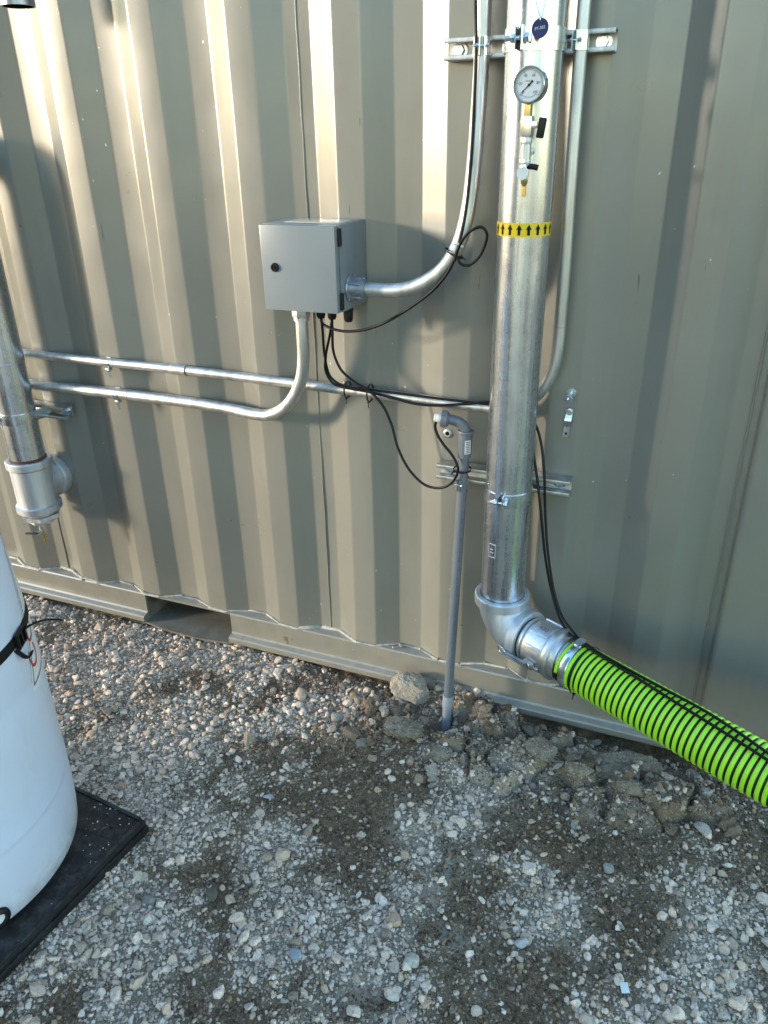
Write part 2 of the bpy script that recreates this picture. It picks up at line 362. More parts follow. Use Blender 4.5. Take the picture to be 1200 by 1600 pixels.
DUST = [(-0.49, -0.52, 0.08), (-0.4, -0.59, 0.08), (-0.4, -0.7, 0.07), (-0.08, -0.65, 0.07), (-0.28, -0.78, 0.05), (-0.45, -0.95, 0.08), (-0.36, -0.33, 0.1), (0.24, -0.59, 0.08)]
STON = [(-1.37, -0.59, 0.18), (-1.3, -0.48, 0.2), (-1.71, -0.28, 0.25), (-1.02, -0.73, 0.12), (-0.79, -0.7, 0.1), (-0.62, -0.88, 0.13), (-0.7, -0.94, 0.10), (-0.14, -0.57, 0.07), (-0.15, -0.67, 0.06), (0.25, -0.49, 0.12), (0.13, -0.76, 0.1), (-0.88, -1.04, 0.13), (-0.44, -0.84, 0.1)]
def blobs(x, y, L, k):
    wx = x + .10 * (fbm(x, y, 9, k) - .5) ; wy = y + .10 * (fbm(x, y, 9, k + 3) - .5); r = 0
    for a, b, s in L: r = np.maximum(r, np.exp(-(((wx - a) ** 2 + (wy - b) ** 2) / (s * s)) ** 1.5))
    return r
def stoniness(x, y):
    n = np.clip((fbm(x, y, 5.5, 2) - .5) * 4.2 + .55, 0, 1)
    n = n + .55 * np.clip(-.75 - x, 0, .6)
    n = n * (1 - .93 * blobs(x, y, DIRT, 1)); n = np.maximum(n, blobs(x, y, STON, 4) * 1.0)
    n = n + np.clip((fbm(x, y, 26, 6, 3) - .5) * 1.5, -.5, .5) * (1 - np.abs(2 * np.clip(n, 0, 1) - 1) * .75)
    n = np.maximum(n, .42 * np.exp(-(((x + .16) / .42) ** 2 + ((y + .17) / .17) ** 2)))
    return np.clip(n, 0.03, 1)
CS = np.stack([rng.uniform(-.78, .32, 46), rng.uniform(-.36, .0, 46)], 1); CH = rng.uniform(-.006, .046, 46); CT = rng.normal(0, .22, (46, 2))
def crust(x, y):
    """the broken, lifted crust beside the pole and under the hose"""
    x = np.asarray(x); y = np.asarray(y)
    wx = x + .035 * (fbm(x, y, 22, 5, 3) - .5); wy = y + .035 * (fbm(x, y, 22, 1, 3) - .5)
    d1 = np.full(x.shape, 9.); d2 = d1.copy(); id1 = np.zeros(x.shape, int)
    for i, (a, b) in enumerate(CS):
        d = np.hypot(wx - a, wy - b); c = d < d1
        d2 = np.where(c, d1, np.minimum(d2, d)); id1 = np.where(c, i, id1); d1 = np.where(c, d, d1)
    h = CH[id1] + CT[id1, 0] * (wx - CS[id1, 0]) + CT[id1, 1] * (wy - CS[id1, 1])
    e = np.clip((d2 - d1) / .016, 0, 1); h = h * e - .018 * (1 - e)
    ex = ((x + .16) / .40); ey = ((y + .17) / .16)
    m = np.clip(1.35 - (ex ** 2 + ey ** 2), 0, 1); m = np.clip(m * 1.7, 0, 1)
    h = h + .018 * (fbm(x, y, 40, 6, 4) - .5) + .010 * (fbm(x, y, 130, 2, 2) - .5)
    return h * m, m
def height(x, y):
    x = np.asarray(x, float); y = np.asarray(y, float)
    h = .030 * (fbm(x, y, 3, 0) - .5) + .016 * (fbm(x, y, 14, 3) - .5) + .010 * (fbm(x, y, 55, 5, 3) - .5)
    c, m = crust(x, y)
    far = np.clip((np.hypot(x, y + .5) - 3) / 4, 0, 1)
    h = h * (1 - far) + c
    near_wall = np.exp(-((y + .02) / .12) ** 2)
    h = h - .026 * near_wall * np.clip((x + .32) / .2, 0, 1) - .006 + .034 * np.exp(-((y + .01) / .05) ** 2) * np.exp(-((x + .52) / .17) ** 4)
    h = h + .034 * np.exp(-(((x + .64) / .20) ** 2 + ((y + .20) / .11) ** 2)) + .022 * np.exp(-(((x + .48) / .16) ** 2 + ((y + .05) / .06) ** 2)) + .030 * np.exp(-(((x + .02) / .20) ** 2 + ((y + .17) / .10) ** 2))
    h = h - .062 * np.exp(-(((x + .525) / .055) ** 2 + ((y + .150) / .05) ** 2))
    return h
def axis_vals(a, b, st, lo, hi, mul=1.35):
    mid = list(np.arange(a, b + 1e-6, st)); s = st; L = []; v = a
    while v > lo: s *= mul; v -= s; L.append(v)
    s = st; H = []; v = mid[-1]
    while v < hi: s *= mul; v += s; H.append(v)
    return np.array(L[::-1] + mid + H)
def make_mesh(name, V, F, m, attr=None, smooth=True):
    me = bpy.data.meshes.new(name); k = F.shape[1]
    me.vertices.add(len(V)); me.vertices.foreach_set('co', np.ascontiguousarray(V, dtype=np.float32).ravel())
    me.loops.add(F.size); me.loops.foreach_set('vertex_index', np.ascontiguousarray(F, dtype=np.int32).ravel())
    me.polygons.add(len(F)); me.polygons.foreach_set('loop_start', np.arange(0, F.size, k, dtype=np.int32))
    me.polygons.foreach_set('use_smooth', np.full(len(F), smooth, dtype=bool))
    me.update(calc_edges=True); me.validate()
    if attr is not None:
        nm, A = attr; at = me.attributes.new(nm, 'FLOAT_COLOR', 'POINT'); at.data.foreach_set('color', np.ascontiguousarray(A, dtype=np.float32).ravel())
    me.materials.append(m); o = bpy.data.objects.new(name, me); col.objects.link(o); return o
xs = axis_vals(-2.9, 1.4, .0065, -250, 250); ys = axis_vals(-1.75, .12, .0065, -250, 250)
X, Y = np.meshgrid(xs, ys); Z = height(X, Y)
nx, ny = len(xs), len(ys)
V = np.stack([X, Y, Z], -1).reshape(-1, 3)
I = np.arange(nx * ny).reshape(ny, nx); F = np.stack([I[:-1, :-1], I[:-1, 1:], I[1:, 1:], I[1:, :-1]], -1).reshape(-1, 4)
pa = np.zeros((nx * ny, 4)); pa[:, 0] = stoniness(X, Y).ravel(); pa[:, 1] = np.clip(blobs(X, Y, DUST, 2) * .7 + crust(X, Y)[1] * np.clip(fbm(X, Y, 14, 4) * 1.6 - .55, 0, .4), 0, 1).ravel(); pa[:, 3] = 1
farw = np.clip((np.maximum(np.maximum(X - 1.5, -3.0 - X), np.maximum(Y - .2, -1.9 - Y))) / .5, 0, 1).ravel(); pa[:, 0] = pa[:, 0] * (1 - farw) + .55 * farw; pa[:, 1] *= 1 - farw
g = make_mesh('ground', V, F, M_ground, ('patch', pa)); tag(g, 'gravelly dirt yard of grey stones and brown soil', 'ground', kind='structure')

# ------------------------------------------------------------------ stones
def ico(sub):
    bm = bmesh.new(); bmesh.ops.create_icosphere(bm, subdivisions=sub, radius=1.0); bm.verts.index_update()
    v = np.array([q.co[:] for q in bm.verts]); f = np.array([[q.index for q in p.verts] for p in bm.faces]); bm.free(); return v, f
def pebble(sub, cuts, amp, r):
    v, f = ico(sub); v = v.copy()
    for _ in range(cuts):
        n = r.normal(size=3); n /= np.linalg.norm(n); d = r.uniform(.42, .82); e = np.maximum(0, v @ n - d); v -= e[:, None] * n * .96
    ph = r.uniform(0, 6, 3); v *= (1 + amp * (np.sin(v[:, :1] * 3 + ph[0]) + np.sin(v[:, 1:2] * 3.7 + ph[1]) + np.sin(v[:, 2:] * 4.3 + ph[2])))
    return v / np.abs(v).max(), f
def rot_mats(n, tilt):
    a = rng.uniform(0, 2 * np.pi, n); b = rng.normal(0, tilt, n); c = rng.normal(0, tilt, n); z = np.zeros(n); o = np.ones(n)
    Rz = np.stack([np.cos(a), -np.sin(a), z, np.sin(a), np.cos(a), z, z, z, o], -1).reshape(n, 3, 3)
    Rx = np.stack([o, z, z, z, np.cos(b), -np.sin(b), z, np.sin(b), np.cos(b)], -1).reshape(n, 3, 3)
    Ry = np.stack([np.cos(c), z, np.sin(c), z, o, z, -np.sin(c), z, np.cos(c)], -1).reshape(n, 3, 3)
    return Rz @ Rx @ Ry
TINTS = np.array([(.30, .295, .285), (.22, .215, .205), (.37, .365, .35), (.16, .15, .135), (.25, .225, .19), (.33, .345, .36), (.20, .17, .135), (.50, .49, .47), (.115, .105, .095), (.30, .235, .18)])
TINTS = (.62 * TINTS + .38 * TINTS.mean(1, keepdims=True)) * np.array([1.24, .99, .81])
TW = np.array([.22, .2, .13, .12, .1, .09, .06, .02, .04, .02]); TW = TW / TW.sum()
def scatter(n, sub, size, variants, cuts, sink, bound, pick, tints=None):
    P = []
    while sum(len(q) for q in P) < n:
        q = np.stack([rng.uniform(bound[0], bound[1], n), rng.uniform(bound[2], bound[3], n)], 1)
        P.append(q[rng.random(n) < pick(q[:, 0], q[:, 1])])
    P = np.concatenate(P)[:n]; s = size(n); z = height(P[:, 0], P[:, 1])
    S = np.stack([s * .5, s * .5 * rng.uniform(.62, .98, n), s * .5 * rng.uniform(.42, .8, n)], 1)
    M = rot_mats(n, .35); t = 1.95 * TINTS[rng.choice(len(TINTS), n, p=TW)] * rng.uniform(.72, 1.15, (n, 1)); t = t * np.minimum(1, .68 / t.max(1, keepdims=True))
    if tints is not None: t = tints[rng.choice(len(tints), n)] * rng.uniform(.8, 1.2, (n, 1))
    sn = np.clip(stoniness(P[:, 0], P[:, 1]) * 1.5, 0, 1)[:, None]; small = np.clip((.016 - s) / .008, 0, 1)[:, None]
    t = t * (1 - small * (1 - sn) * np.array([.62, .66, .70]))
    var = rng.integers(0, variants, n); VV = []; FF = []; AA = []; base = 0
    for k in range(variants):
        bv, bf = pebble(sub, cuts, .05, rng); ix = np.where(var == k)[0]
        if not len(ix): continue
        v = np.einsum('nij,nvj->nvi', M[ix], bv[None] * S[ix][:, None]); v[:, :, :2] += P[ix][:, None]; v[:, :, 2] += (z[ix] + S[ix][:, 2] * sink(len(ix)))[:, None]
        m_ = len(bv); VV.append(v.reshape(-1, 3)); FF.append((bf[None] + (np.arange(len(ix)) * m_)[:, None, None] + base).reshape(-1, 3)); base += m_ * len(ix)
        AA.append(np.repeat(np.concatenate([t[ix], np.ones((len(ix), 1))], 1), m_, 0))
    return np.concatenate(VV), np.concatenate(FF), np.concatenate(AA)
vis = lambda x, y: ((y > -1.45 + .35 * np.maximum(0, x + .3)) & (y < -.012 - .0 * x)).astype(float)
dens = lambda x, y: vis(x, y) * stoniness(x, y)
clean = lambda x, y: 1.0
BOUND = (-2.5, 1.3, -1.5, -.005)
def lognorm(mu, sg, lo, hi): return lambda n: np.clip(np.exp(rng.normal(math.log(mu), sg, n)), lo, hi)
DIRT_T = 1.4 * np.array([1.15, .95, .76]) * np.array([(.16, .125, .09), (.11, .085, .062), (.22, .18, .135), (.08, .06, .045), (.27, .235, .19)])
parts = [scatter(34000, 1, lognorm(.0062, .38, .003, .016), 10, 2, lambda n: rng.uniform(-.3, .8, n), (-1.9, .6, -1.4, -.005), lambda x, y: vis(x, y) * np.clip(1.05 - stoniness(x, y), 0, 1), DIRT_T), scatter(12800, 2, lognorm(.0150, .42, .009, .046), 24, 13, lambda n: rng.uniform(.05, .9, n), BOUND, lambda x, y: vis(x, y) * (.02 + .98 * stoniness(x, y) ** 1.3)),
         scatter(35000, 1, lognorm(.0098, .32, .005, .018), 20, 9, lambda n: rng.uniform(-.1, .9, n), BOUND, lambda x, y: vis(x, y) * (.10 + .9 * stoniness(x, y))),
         scatter(50000, 1, lognorm(.0052, .30, .0028, .009), 6, 2, lambda n: rng.uniform(-.2, .7, n), (-1.9, .55, -1.4, -.005), lambda x, y: vis(x, y) * (.35 + .65 * stoniness(x, y)))]
b0 = 0; VV, FF, AA = [], [], []
for v, f, a in parts: VV.append(v); FF.append(f + b0); AA.append(a); b0 += len(v)
gv = make_mesh('gravel', np.concatenate(VV), np.concatenate(FF), M_stone, ('tint', np.concatenate(AA)), False)
tag(gv, 'loose grey and tan gravel spread over the dirt', 'gravel', kind='stuff')

def rock(name, label, cat, x, y, size, mat_, sub=4, lump=.12, fine=.05, tint=None, sink=.25, seed=0, rz=0., cuts=9, group=None):
    r = np.random.default_rng(seed); v, f = ico(sub); v = v.copy()
    for _ in range(cuts + 6):
        n = r.normal(size=3); n /= np.linalg.norm(n); d = r.uniform(.50, .86); e = np.maximum(0, v @ n - d); v -= e[:, None] * n * .9
    k = int(r.integers(0, 5)); nn = fbm(v[:, 0] * 1 + v[:, 2] * .6 + seed, v[:, 1] - v[:, 2] * .7, 2.2, k, 3) - .5
    n2 = fbm(v[:, 0] * 1 + v[:, 2] * .8 + seed * 3, v[:, 1] + v[:, 2] * .9, 9, k + 1, 4) - .5
    n3 = fbm(v[:, 0] * 1 - v[:, 2] * .7 + seed * 5, v[:, 1] + v[:, 2] * .8, 24, k + 2, 3) - .5
    v *= (1 + lump * 2 * nn + fine * 2 * n2 + fine * 1.5 * n3)[:, None]
    v *= np.array(size) * .5; c, s = math.cos(rz), math.sin(rz); v = v @ np.array([[c, s, 0], [-s, c, 0], [0, 0, 1]])
    z = float(height(np.array([x]), np.array([y]))[0]) + size[2] * (.5 - sink)
    o = make_mesh(name, v, f, mat_, ('tint', np.tile(np.array((*(tint or (.3, .29, .28)), 1.)), (len(v), 1))))
    o.location = (x, y, z); tag(o, label, cat, group); return o
def rough_clods(n, bound, pick):
    P = np.stack([rng.uniform(bound[0], bound[1], n * 6), rng.uniform(bound[2], bound[3], n * 6)], 1); P = P[rng.random(n * 6) < pick(P[:, 0], P[:, 1])][:n]; n = len(P)
    s = np.clip(np.exp(rng.normal(math.log(.0175), .50, n)), .008, .060); z = height(P[:, 0], P[:, 1]); VV, FF, AA = [], [], []; b = 0
    for k in range(n):
        v, f = pebble(3 if s[k] < .03 else 4, 9, .06, rng); o_ = rng.uniform(0, 50)
        q = fbm(v[:, 0] * 1 + v[:, 2] * .7 + o_, v[:, 1] - v[:, 2] * .6, 3.5, k, 4) - .5; q2 = fbm(v[:, 0] - v[:, 2] * .8 + o_, v[:, 1] + v[:, 2] * .9, 11, k + 2, 3) - .5
        v = v * (1 + .42 * q + .24 * q2)[:, None] * np.array([.5, rng.uniform(.36, .5), rng.uniform(.22, .38)]) * s[k]
        v = v @ rot_mats(1, .3)[0].T; v[:, :2] += P[k]; v[:, 2] += z[k] + s[k] * rng.uniform(.0, .2)
        VV.append(v); FF.append(f + b); b += len(v); t = np.array(((.28, .215, .15), (.34, .295, .235), (.17, .122, .08))[k % 3]) * rng.uniform(.6, 1.25); AA.append(np.tile(np.array((*t, 1.)), (len(v), 1)))
    return np.concatenate(VV), np.concatenate(FF), np.concatenate(AA)
mound = lambda x, y: (np.hypot(x + .525, (y + .15) * 1.0) > .062) * np.clip(1.3 * np.exp(-(((x + .64) / .24) ** 2 + ((y + .20) / .13) ** 2)) + 1.2 * np.exp(-(((x + .08) / .30) ** 2 + ((y + .15) / .11) ** 2)) + .5 * np.exp(-(((x + .35) / .25) ** 2 + ((y + .12) / .10) ** 2)), 0, 1)
v, f, a_ = rough_clods(800, (-1.15, .42, -.40, -.012), mound)
cl = make_mesh('soil_clods', v, f, M_clodbits, ('tint', a_), False); tag(cl, 'crumbled brown and grey soil clods heaped along the rail', 'soil', kind='stuff')
rock('dirt_clod', 'big rough tan dirt clod leaning against the bottom rail of the container', 'clod', -.655, -.065, (.135, .11, .105), M_clod, 6, .16, .07, sink=.12, seed=3)
rock('dirt_clod', 'broken grey crust lump just left of the buried pole foot', 'clod', -.625, -.235, (.15, .10, .06), M_crust, 6, .20, .17, sink=.35, seed=5, rz=.3)
rock('dirt_clod', 'grey dirt lump with a pale stone in front of the pole foot', 'clod', -.50, -.262, (.10, .07, .045), M_crust, 6, .20, .17, sink=.35, seed=6, rz=-.2)
rock('dirt_clod', 'low cracked dirt lump under the elbow of the large riser', 'clod', -.215, -.075, (.11, .07, .055), M_crust, 6, .16, .15, sink=.3, seed=8, rz=.4)
rock('dirt_clod', 'largest flat crust slab lying below the start of the green hose', 'clod', -.03, -.125, (.26, .15, .07), M_crust, 6, .16, .15, sink=.4, seed=9, rz=.25)
rock('dirt_clod', 'square edged crust chunk in front of the largest crust slab', 'clod', -.115, -.215, (.085, .065, .05), M_crust, 6, .14, .13, sink=.3, seed=12, rz=.2)
rock('dirt_clod', 'jagged crust chunk with a deep crack beside it left of the flat slabs', 'clod', -.225, -.185, (.10, .08, .055), M_crust, 6, .16, .15, sink=.35, seed=14, rz=-.5)
rock('dirt_clod', 'small crust chunk on the near side of the broken crust below the hose', 'clod', .015, -.225, (.10, .06, .05), M_crust, 6, .16, .15, sink=.35, seed=16, rz=.1)
rock('rock', 'tan angular stone alone on the gravel in front of the fork pocket', 'rock', -1.328, -.197, (.034, .030, .028), M_stone, 3, .08, .03, (.36, .29, .22), seed=21)
rock('rock', 'pale rounded stone left of the paired lumps in front of the rail', 'rock', -1.002, -.247, (.030, .027, .024), M_stone, 3, .08, .02, (.33, .31, .28), seed=22)
rock('rock', 'knobbly pale grey stone out from the middle of the bottom rail', 'rock', -.968, -.215, (.036, .034, .036), M_stone, 3, .12, .05, (.34, .31, .27), seed=23)
rock('rock', 'long grey slab of stone between the tan clod and the dark dirt', 'rock', -.835, -.228, (.06, .036, .03), M_stone, 3, .1, .04, (.25, .235, .21), seed=24, rz=.5)
rock('rock', 'brown stone lying just left of the tan dirt clod', 'rock', -.80, -.145, (.036, .03, .026), M_stone, 3, .08, .03, (.24, .18, .13), seed=25)
rock('rock', 'large pale wedge shaped stone in the foreground dirt', 'rock', -.36, -.86, (.042, .034, .026), M_stone, 3, .06, .02, (.40, .375, .33), sink=.15, seed=26, rz=.9)
rock('rock', 'wide dark grey stone lying near the front edge of the black pallet', 'rock', -.985, -.94, (.055, .036, .026), M_stone, 3, .06, .02, (.21, .20, .185), sink=.2, seed=27, rz=.3)
rock('rock', 'dark brown half buried stone on dirt right of the pallet', 'rock', -.855, -.878, (.05, .03, .026), M_stone, 3, .08, .03, (.13, .105, .08), sink=.25, seed=28, rz=-.4)
rock('rock', 'round grey pebble alone on the dark dirt right of centre', 'rock', -.005, -.477, (.032, .031, .026), M_stone, 3, .03, .02, (.27, .26, .245), sink=.15, seed=29, cuts=2)
rock('rock', 'smooth pale tan cobble at the right under the hose', 'rock', .20, -.266, (.046, .034, .028), M_stone, 3, .05, .02, (.34, .31, .27), sink=.2, seed=30, cuts=3, rz=-.4)
rock('rock', 'flat smooth grey blue stone among pebbles right of the drum', 'rock', -.877, -.573, (.036, .020, .018), M_stone, 3, .04, .02, (.32, .33, .345), sink=.2, seed=31, cuts=3, rz=.2)
rock('rock', 'blue grey pointed stone in the lower left gravel', 'rock', -.60, -.94, (.044, .027, .024), M_stone, 3, .06, .02, (.30, .32, .35), sink=.2, seed=32, rz=-.1)
rock('rock', 'pale grey rounded stone at the edge of a dark dirt patch, right foreground', 'rock', -.155, -.735, (.036, .027, .022), M_stone, 3, .05, .02, (.36, .36, .36), sink=.15, seed=33)
rock('rock', 'tan square stone in front of the broken crust', 'rock', -.14, -.275, (.030, .026, .024), M_stone, 3, .06, .02, (.33, .26, .19), sink=.15, seed=34)
ch = MB(); ch.box((0, 0, .003), (.016, .020, .0025), bev=.0004); chip = ch.build('plastic_chip', M_white)
chip.location = (.063, -.759, float(height(np.array([.063]), np.array([-.759]))[0]) + .008); chip.rotation_euler = (.15, -.1, .35)
tag(chip, 'small flat white square chip lying on the foreground gravel', 'litter')

# ------------------------------------------------------------------ container
PITCH, SL, FLT, DEP, X0 = .278, .0689, .0701, .0351, -1.6343
ZB, ZT = .126, 2.46
def corner_round(P, r, n=3):
    out = [P[0]]
    for i in range(1, len(P) - 1):
        p = Vector(P[i]); a = (Vector(P[i - 1]) - p); b = (Vector(P[i + 1]) - p); l = min(r, a.length * .4, b.length * .4)
        A = p + a.normalized() * l; B = p + b.normalized() * l
        for k in range(n + 1):
            t = k / n; q = A * (1 - t) ** 2 + p * 2 * t * (1 - t) + B * t ** 2; out.append((q.x, q.y))
    out.append(P[-1]); return out
cont = thing('shipping_container', 'olive grey corrugated steel shipping container behind the pipes', 'container', (-1.0, 1.2, 0))
prof = []
k0 = -15
for k in range(k0, 7):
    c = X0 + k * PITCH
    if k == k0: prof.append((c - .05, 0))
    prof.append((c, 0)); prof.append((c + SL, DEP))
    if k < 6: prof.append((c + SL + FLT, DEP)); prof.append((c + 2 * SL + FLT, 0))
prof.append((.146, DEP))
prof = corner_round(prof, .0045)
zs = np.linspace(ZB, ZT, 70)
m = MB(); n = len(prof); vs = []; fs = []
for z in zs:
    for (x, y) in prof:
        d = .0032 * (float(vnoise(np.array(x), np.array(z), 2.6, 1)) - .5) + .0010 * (float(vnoise(np.array(x), np.array(z), 8, 2)) - .5)
        vs.append((x, y + d, z))
for i in range(len(zs) - 1):
    for j in range(n - 1): fs.append((i * n + j, i * n + j + 1, (i + 1) * n + j + 1, (i + 1) * n + j))
m.add(vs, fs); m.build('side_panel', M_cont, cont, sharp=60)
# bottom rail: web with a ledge on top and a lip at the foot, broken by the fork pocket
XL, XR = X0 + k0 * PITCH - .05, .163
PX0, PX1 = -1.701, -1.343
def rail(x0, x1):
    q = MB(); pr = [(-.001, .1262), (-.004, .122), (-.004, .052), (-.008, .047), (-.026, .044), (-.030, .040), (-.030, .024), (-.026, .019), (.06, .017), (.06, .1262)]
    q.prism(pr, (x0, 0, 0), (0, 1, 0), (0, 0, 1), x1 - x0); return q
q = rail(XL, PX0); q2 = rail(PX1, XR); q.add(q2.v, q2.f)
q.box(((XL + XR) / 2, .030, .1215), (XR - XL, .058, .0090)); q.build('bottom_rail', M_cont, cont, sharp=30)
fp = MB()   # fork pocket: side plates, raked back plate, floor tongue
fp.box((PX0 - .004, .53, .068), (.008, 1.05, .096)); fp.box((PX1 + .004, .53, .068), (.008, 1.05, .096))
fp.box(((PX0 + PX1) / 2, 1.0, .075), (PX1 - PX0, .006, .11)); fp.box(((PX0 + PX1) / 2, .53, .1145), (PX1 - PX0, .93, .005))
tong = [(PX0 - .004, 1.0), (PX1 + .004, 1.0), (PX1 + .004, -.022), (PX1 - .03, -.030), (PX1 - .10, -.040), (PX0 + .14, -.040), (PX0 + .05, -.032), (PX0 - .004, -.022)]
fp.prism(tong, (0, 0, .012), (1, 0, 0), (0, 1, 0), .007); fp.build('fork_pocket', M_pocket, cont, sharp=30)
bd = MB(); bp = []
for i, (x, y) in enumerate(prof):
    if x > -2.6: bp.append((x + .0015 * rng.normal(), y - .003 + .0012 * rng.normal(), ZB + .0025 + .0018 * rng.normal()))
bd.tube(bp, .0050, 8, rf=lambda t: .25 + 1.3 * float(vnoise(np.array(t * 90), np.array(.3), 1.0, 2))); bd.build('weld_bead', M_bead, cont, sharp=80)
for sx, nm in ((-.975, 0), (-2.078, 0)):
    sm = MB(); sm.tube([(sx + .0006 * math.sin(z * 37), DEP - .0012, z) for z in np.linspace(ZB, ZT, 60)], .0022, 6, rf=lambda t: .8 + .5 * float(vnoise(np.array(t * 160), np.array(.7), 1.0, 3)))
    sm.build('panel_seam', M_cont, cont)
cp = MB(); cp.prism(corner_round([(.143, .045), (.143, DEP - .004), (.160, DEP - .006), (.163, .006), (.170, 0), (.40, 0)], .004) + [(.40, .16), (.143, .16)], (0, 0, .02), (1, 0, 0), (0, 1, 0), ZT + .1)
cp.tube([(.1435 + .0005 * rng.normal(), DEP - .003, z) for z in np.linspace(ZB, ZT, 90)], .0035, 7, rf=lambda t: .6 + .7 * float(vnoise(np.array(t * 120), np.array(.1), 1.0, 4)))
cp.build('corner_post', M_cont, cont, sharp=40)
rp = MB(); rp.box(((XL + .4) / 2, 1.22, 2.56), (.4 - XL, 2.438, .03)); rp.box(((XL + .4) / 2, .03, 2.50), (.4 - XL, .06, .10)); rp.build('roof_panel', M_cont, cont)
ep = MB(); ep.box((.385, 1.30, 1.3), (.03, 2.28, 2.48)); ep.box((XL + .015, 1.22, 1.3), (.03, 2.4, 2.48)); ep.box(((XL + .4) / 2, 2.43, 1.3), (.34 - XL, .03, 2.48)); ep.build('end_panel', M_cont, cont)

# ------------------------------------------------------------------ struts and clamps
def bolt_head(q, p, d, r=.0095, h=.007, wash=.014, mi=0):
    p = Vector(p); d = unit(d); q.cyl(p, p + d * .002, wash, 20, mi, .0004); q.hexa(p + d * .002, p + d * (.002 + h), r, mi)
def strut(x0, x1, z, label, bolts):
    t = thing('strut_channel', label, 'strut channel', ((x0 + x1) / 2, 0, z), 'strut channels bolted to the container wall')
    w2, d, th, lip = .0205, .041, .0025, .0095
    pr = [(0, -w2), (-d, -w2), (-d, -w2 + lip), (-d + .008, -w2 + lip), (-d + .008, -w2 + lip - th), (-d + th, -w2 + lip - th), (-d + th, -w2 + th), (-th, -w2 + th),
          (-th, w2 - th), (-d + th, w2 - th), (-d + th, w2 - lip + th), (-d + .008, w2 - lip + th), (-d + .008, w2 - lip), (-d, w2 - lip), (-d, w2), (0, w2)]
    q = MB(); q.prism(corner_round(pr + [pr[0]], .0018, 2)[:-1], (x0, -.0015, z), (0, 1, 0), (0, 0, 1), x1 - x0); q.build('channel', M_strut, t, sharp=30)
    for bx in bolts:
        b = MB(); bolt_head(b, (bx, -.0042, z), (0, -1, 0), .0105, .008, .0165); b.build('bolt', M_zinc, t)
    return t
strut(-.588, -.236, 1.7485, 'upper strut channel high on the wall holding the riser and two conduits', (-.563, -.490 + .035, -.262))
strut(-.593, -.240, .777, 'lower strut channel crossing behind the riser above its elbow', (-.563, -.27))
strut(-2.20, -1.862, .797, 'short strut channel end sticking out behind the left drain pipe', (-1.885,))
def clamp(name, c, r, z, label, group, w_=.032, th=.003, arms=True, ang=-90, bolt_r=.005, ear=.020, tilt=0.):
    """two-piece strap round a vertical pipe: band, ears with a bolt, legs reaching back to the strut"""
    t = thing(name, label, 'pipe clamp', (c[0], c[1], z), group)
    q = MB(); a0 = math.radians(ang); gap = .10 if r > .03 else .2
    N = 40; ro = r + th
    for sgn in (1, -1):
        A = [a0 + sgn * (gap + (math.pi - gap - (.65 if arms else .02)) * i / N) for i in range(N + 1)]
        pin = [(c[0] + (r + .0004) * math.cos(a), c[1] + (r + .0004) * math.sin(a)) for a in A]; pout = [(c[0] + ro * math.cos(a), c[1] + ro * math.sin(a)) for a in A]
        d0 = Vector((math.cos(A[0]), math.sin(A[0]), 0)); tt = Vector((-math.sin(A[0]), math.cos(A[0]), 0)) * sgn
        e_out = [(pout[0][0] + d0.x * ear, pout[0][1] + d0.y * ear)]; e_in = [(e_out[0][0] - tt.x * th, e_out[0][1] - tt.y * th), (pin[0][0] - tt.x * th + d0.x * th, pin[0][1] - tt.y * th + d0.y * th)]
        legs_o, legs_i = [], []
        if arms:
            e = Vector((pout[-1][0], pout[-1][1], 0)); x = c[0] + (e.x - c[0]) * 1.0
            sx = 1 if e.x > c[0] else -1
            legs_o = [(e.x + sx * .008, -.045), (e.x + sx * .008, -.030)]; legs_i = [(e.x + sx * .005, -.030), (e.x + sx * .005 , -.044)]
        poly = e_out + pout + legs_o + legs_i + pin[::-1] + e_in[::-1]
        nn = len(poly); vs = [(x, y, z - w_ / 2) for x, y in poly] + [(x, y, z + w_ / 2) for x, y in poly]
        fs = [(i, (i + 1) % nn, nn + (i + 1) % nn, nn + i) for i in range(nn)]
        # caps as quads between outer and inner runs
        no = len(e_out) + len(pout) + len(legs_o); oi = list(range(no)); ii = list(range(nn - 1, no - 1, -1))
        L_ = max(len(oi), len(ii))
        for i in range(L_ - 1):
            a, b = oi[min(i, len(oi) - 1)], oi[min(i + 1, len(oi) - 1)]; c_, d_ = ii[min(i, len(ii) - 1)], ii[min(i + 1, len(ii) - 1)]
            for o_ in (0, nn):
                ff = []
                for u in (a, b, d_, c_):
                    if u + o_ not in ff: ff.append(u + o_)
                if len(ff) > 2: fs.append(tuple(ff))
        q.add(vs, fs)
    q.build('band', M_zinc, t, sharp=40)
    d0 = Vector((math.cos(a0), math.sin(a0), 0)); tt = Vector((-math.sin(a0), math.cos(a0), 0)); bc = Vector((c[0], c[1], z)) + d0 * (ro + ear * .55)
    b = MB(); L_ = ro * gap + .004
    b.cyl(bc - tt * (L_ + bolt_r * 3.2), bc + tt * (L_ + bolt_r * .6), bolt_r * .62, 12, 0, .0004)
    b.hexa(bc + tt * L_, bc + tt * (L_ + bolt_r * 1.2), bolt_r * 1.25); b.hexa(bc - tt * L_, bc - tt * (L_ + bolt_r * 1.3), bolt_r * 1.3)
    b.build('bolt', M_zinc, t); return t
RX, RY, RR = -.382, -.100, .0572
clamp('pipe_clamp', (RX, RY), RR, 1.748, 'wide zinc clamp round the big riser at the upper strut', 'clamps on the big pipes', .040, .003, True, -99, .007, .024)
clamp('pipe_clamp', (RX, RY), RR, .772, 'wide zinc clamp round the big riser above the elbow', 'clamps on the big pipes', .034, .003, True, -92, .0055, .016)
